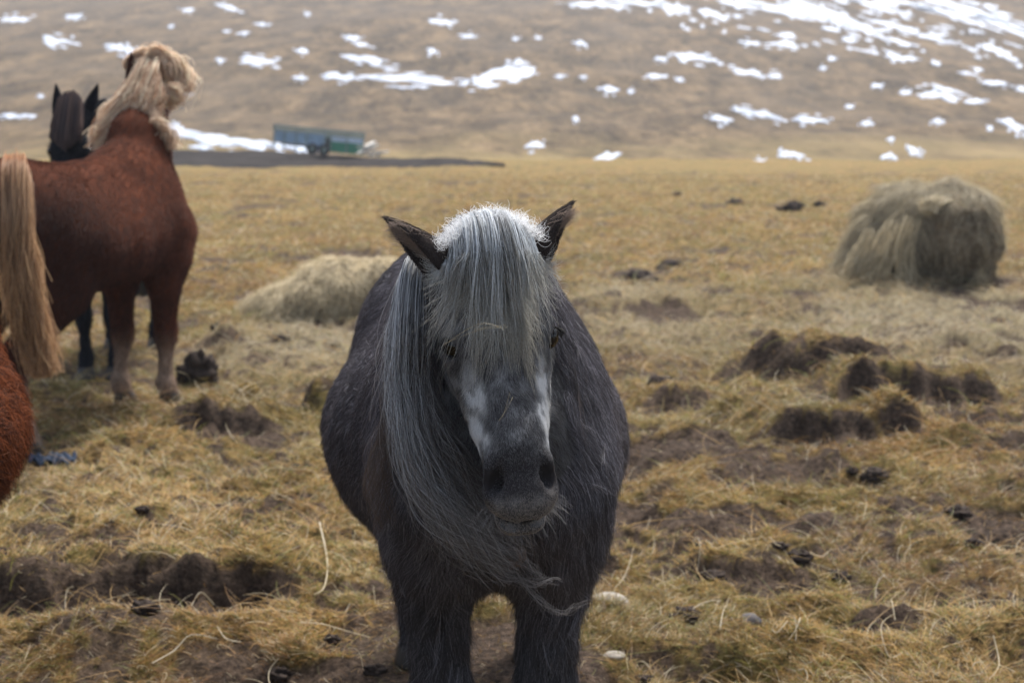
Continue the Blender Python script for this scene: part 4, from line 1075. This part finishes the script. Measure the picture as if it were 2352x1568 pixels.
part('drawbar', (88 * U, -.06, 9 * U), (128 * U, .04, 13 * U), M_gtrim); part('stand', (124 * U, -.05, -6 * U), (128 * U, .03, 9 * U), M_gtrim)
def lump_mesh(r, sx, sy, sz, seed, amp=.25, fr=2.2, nu=22, nv=14):
    V, F = ball((0, 0, 0), 1.0, (1, 1, 1), nu, nv); V = np.array(V)
    d = 1 + amp * fbm3(V * fr + seed * 7.3, 3, seed)
    V = V * d[:, None] * np.array((sx, sy, sz)) * r; return V, F
planks = empty('timber_pile', at(858, 362, 47.0)); tag(planks, 'pale heap of boards lying beside the trailer drawbar', 'timber')
g = np.random.default_rng(9)
for k in range(6):
    x = (g.random() - .5) * 36 * U; v, f = box((-.32, -.07, 0), (.32, .07, .05)); ob = mesh('board', v, f, M_gtrim, planks, False); ob.location = (x, .1 * g.normal(), .10 + .06 * k); ob.rotation_euler = (0, .15 * g.normal(), .5 * g.normal())

# ------------------------------------------------------------------ stones, clods, litter
M_stone = plain_mat('pale_stone', (.21, .185, .15), .8, .3, .25, 20); M_stone2 = plain_mat('dark_stone', (.07, .062, .06), .85, .3, .3, 20); M_clod = plain_mat('bare_soil', (.036, .027, .022), .95, .1, .5, 18)
M_moss = plain_mat('mossy_turf', (.13, .085, .025), .95, .1, .5, 16)
def lump(name, px, py, wpx, sx, sy, sz, seed, mt, label, cat, group=None, amp=.25, fr=2.2, sink=.35):
    p = ground(px, py); r = wpx * p[1] / FPX * .5
    p[1] += r * sy * .6; p[2] = float(ground_z(p[0], p[1]))
    V, F = lump_mesh(r, sx, sy, sz, seed, amp, fr, 30, 20); V[:, 2] += r * sz * (1 - sink * 2)
    ob = mesh(name, V, F, mt); ob.location = p; tag(ob, label, cat, group); return ob
lump('stone', 1402, 1392, 100, 1, .8, .60, 3, M_stone, 'smooth pale rounded stone beside the grey horse leg', 'stone', None, .10, 1.2, .05)
lump('stone', 1412, 1510, 56, 1, .8, .40, 4, M_stone, 'small flat pale stone sunk in the grass', 'stone', None, .10, 1.2)
lump('stone', 1722, 1424, 64, 1, .8, .68, 5, M_stone2, 'dark grey angular stone in the trampled grass', 'stone', None, .22, 1.6)
lump('stone', 1570, 2, 10, 1, 1, 1, 5, M_stone2, '', '') if False else None
def clod(px, py, wpx, sz, seed, label, group=None, amp=.35, mt=None): return lump('soil_clod', px, py, wpx, 1, .8, sz, seed, mt or M_clod, label, 'clod', group, amp, 2.6)
clod(452, 882, 82, .98, 11, 'tall dark soil clod standing beside the chestnut horse hoof', None, .75)
clod(566, 905, 58, 1.1, 12, 'rusty brown soil clod between two mossy hummocks', mt=M_moss)
clod(1468, 642, 88, .62, 13, 'rounded dark soil mound, larger of a pair on the straw', None, .5)
clod(1542, 622, 70, .60, 14, 'lower dark soil mound joined to a rounded one')
for k, (x, y, wv) in enumerate(((1556, 446, 26), (1690, 462, 40), (1822, 478, 52), (1884, 474, 26), (1330, 640, 26), (1790, 1300, 46), (1838, 1310, 60), (2060, 1412, 90), (1640, 1330, 60),
        (2200, 1190, 60), (2010, 1090, 56), (1580, 1415, 70), (510, 1265, 26), (400, 1262, 24), (330, 1262, 30), (1930, 1345, 50), (1560, 1540, 60), (1690, 1520, 54), (640, 1520, 60), (760, 1480, 40), (700, 1100, 60), (2240, 1260, 40), (1960, 1080, 30), (2110, 1105, 30), (650, 800, 40), (505, 775, 50), (330, 1440, 60), (860, 1540, 50), (1620, 900, 46), (1520, 905, 60), (1480, 1530, 40), (2140, 1420, 60))):
    clod(x, y, wv, .55, 30 + k, 'low dark clod of soil among the trampled grass', 'small soil clods strewn over the pasture', .8)
sc_ = ground(122, 1068); sc_[2] = float(ground_z(sc_[0], sc_[1])) + .01
nu, nv = 18, 7; V = []
for i in range(nu):
    for j in range(nv):
        u = i / (nu - 1) - .5; v = j / (nv - 1) - .5
        V.append((u * .21, v * .09 + .02 * math.sin(u * 9), .022 + .02 * math.sin(u * 22 + v * 9) + .014 * math.cos(v * 21 + u * 5)))
scrap = mesh('plastic_scrap', V, grid_faces(nu, nv), plain_mat('dark_blue_plastic', (.022, .035, .062), .65, .25, .4, 30)); scrap.location = sc_
sm = scrap.modifiers.new('thick', 'SOLIDIFY'); sm.thickness = .004
tag(scrap, 'crumpled scrap of dark blue plastic on the grass', 'litter')

# ------------------------------------------------------------------ grass
def grass(n, seed, ymin, ymax, power, spread, length, rad, name, tall=False):
    g = np.random.default_rng(seed)
    y = (ymin ** (1 - power) + g.random(n) * (ymax ** (1 - power) - ymin ** (1 - power))) ** (1 / (1 - power))
    x = (g.random(n) * 2 - 1) * (spread * y + .5)
    z, so = ground_z(x, y, True); hy_ = hay_spread(x, y)
    keep = g.random(n) > so * .96
    x, y, z, so, hy_ = x[keep], y[keep], z[keep], so[keep], hy_[keep]; n = len(x)
    sc2 = np.clip(y / 5.0, .85, 3.2)
    cx, cyy = fbm2(x * 2.3, y * 2.3, 2, 5), fbm2(x * 2.3 + 60, y * 2.3, 2, 6)
    an = np.arctan2(cyy - .12, cx) + g.normal(size=n) * 1.3
    up = np.abs(g.normal(size=n)) * .45 + .08
    if tall: up = up + .35
    d = np.stack([np.cos(an) * np.cos(up), np.sin(an) * np.cos(up), np.sin(up)], 1)
    L = length * (.45 + .9 * g.random(n)) * np.sqrt(sc2)
    sd = np.stack([-np.sin(an), np.cos(an), 0 * an], 1); bnd = g.normal(size=n) * .6
    P0 = np.stack([x, y, z - .004], 1); pts = []
    for s_ in (0, .35, .7, 1.0):
        pts.append(P0 + (d * s_ + sd * (bnd * s_ * s_)[:, None] + np.array((0, 0, -1)) * (.45 * s_ * s_ * np.sin(up))[:, None]) * L[:, None] + np.array((0, 0, .010 * s_)))
    t = np.clip(.46 + .95 * fbm2(x * 1.5, y * 1.9, 4, 15, .65) + .25 * g.normal(size=n), 0, 1)[:, None]; r = g.random((n, 1))
    c = np.array((.18, .088, .025)) * (1 - t) + np.array((.66, .42, .145)) * t
    gr = sstep(.02, .35, fbm2(x * .9 + 9, y * 1.1, 3, 25) + .25 * g.normal(size=n))[:, None]
    c = np.where(r < .20, np.array((.22, .21, .045)) * (.7 + .8 * t), c); c = c * (1 - .55 * gr) + np.array((.21, .205, .050)) * .55 * gr
    rs = sstep(.15, .45, fbm2(x * 1.3 + 31, y * 1.7, 3, 35) + .2 * g.normal(size=n))[:, None]; c = c * (1 - .55 * rs) + np.array((.27, .105, .028)) * .55 * rs
    c = np.where((r > .20) & (r < .34), np.array((.10, .062, .030)), c); c = np.where(r > .91, np.array((.68, .58, .38)), c)
    hq = (hy_ * (g.random(n) < .85))[:, None]; c = c * (1 - hq) + HAY(n, g, 1.05) * hq
    c = c * (.66 + .4 * g.random((n, 1)))
    ob = strands(name, np.stack(pts, 1), (rad * sc2)[:, None] * np.array((1, .9, .7, .25))[None], c, M_straw)
    tag(ob, None, None, None, 'stuff'); return ob
tag(grass(560000, 1, 3.5, 32, 2.0, .46, .030, .00085, 'grass'), 'matted dry tan and olive grass covering the pasture', 'grass')
tag(grass(30000, 2, 3.5, 14, 1.6, .46, .12, .0009, 'tall_grass', True), 'loose pale dry grass stalks standing above the turf', 'grass')
tag(grass(60000, 3, 9, 34, 1.3, .46, .055, .0010, 'tussock_grass', True), 'coarse tufts of dry grass dotting the farther pasture', 'grass')
# single pale straws lying in the foreground
g = np.random.default_rng(77)
SW = [((735, 1268), (752, 1310), (745, 1360), (722, 1378)), ((690, 1452), (740, 1455), (790, 1450), (850, 1480)), ((300, 1390), (330, 1400), (360, 1412), (395, 1425)), ((350, 1530), (400, 1500), (440, 1480), (500, 1475))]
for k in range(30):
    x, y = g.uniform(20, 2330), 1250 + 310 * g.random() ** .8; a = g.random() * 6.28; L = 30 + 55 * g.random(); b = a + g.normal() * .9
    SW.append(((x, y), (x + L * .35 * math.cos(a), y + L * .3 * math.sin(a)), (x + L * .7 * math.cos(.5 * (a + b)), y + L * .55 * math.sin(.5 * (a + b))), (x + L * math.cos(b), y + L * .8 * math.sin(b))))
for k, q in enumerate(SW):
    P = np.array([ground(*p_) for p_ in q]); P[:, 2] = ground_z(P[:, 0], P[:, 1]) + .02 + .015 * g.random(4)
    ob = strands('straw', (P - P[0])[None], np.array([[.0026, .0024, .0020, .0012]]) * (1.25 if k == 0 else .62 + .3 * g.random()), np.array([(.40, .33, .21)]) * (.7 + .4 * g.random()), M_straw); ob.location = P[0]
    if k == 0: tag(ob, 'thick pale bent straw standing on the turf by the grey horse', 'straw')
    else: tag(ob, 'thin pale straw lying loose on the foreground grass', 'straw', 'loose straws on the foreground grass')

# ------------------------------------------------------------------ damp air between here and the hill
m, t, o = new_mat('damp_air')
pv = t.nodes.new('ShaderNodeVolumePrincipled'); pv.inputs['Color'].default_value = (.82, .89, 1.0, 1); pv.inputs['Density'].default_value = .0009; pv.inputs['Anisotropy'].default_value = .3
t.links.new(pv.outputs[0], o.inputs['Volume'])
v, f = box((-760, -90, -6), (760, 1460, float(hill_z(HX, HY).max()) + 6))
tag(mesh('haze', v, f, m, smooth=False), 'thin cold haze in front of the hillside', None, None, 'stuff')
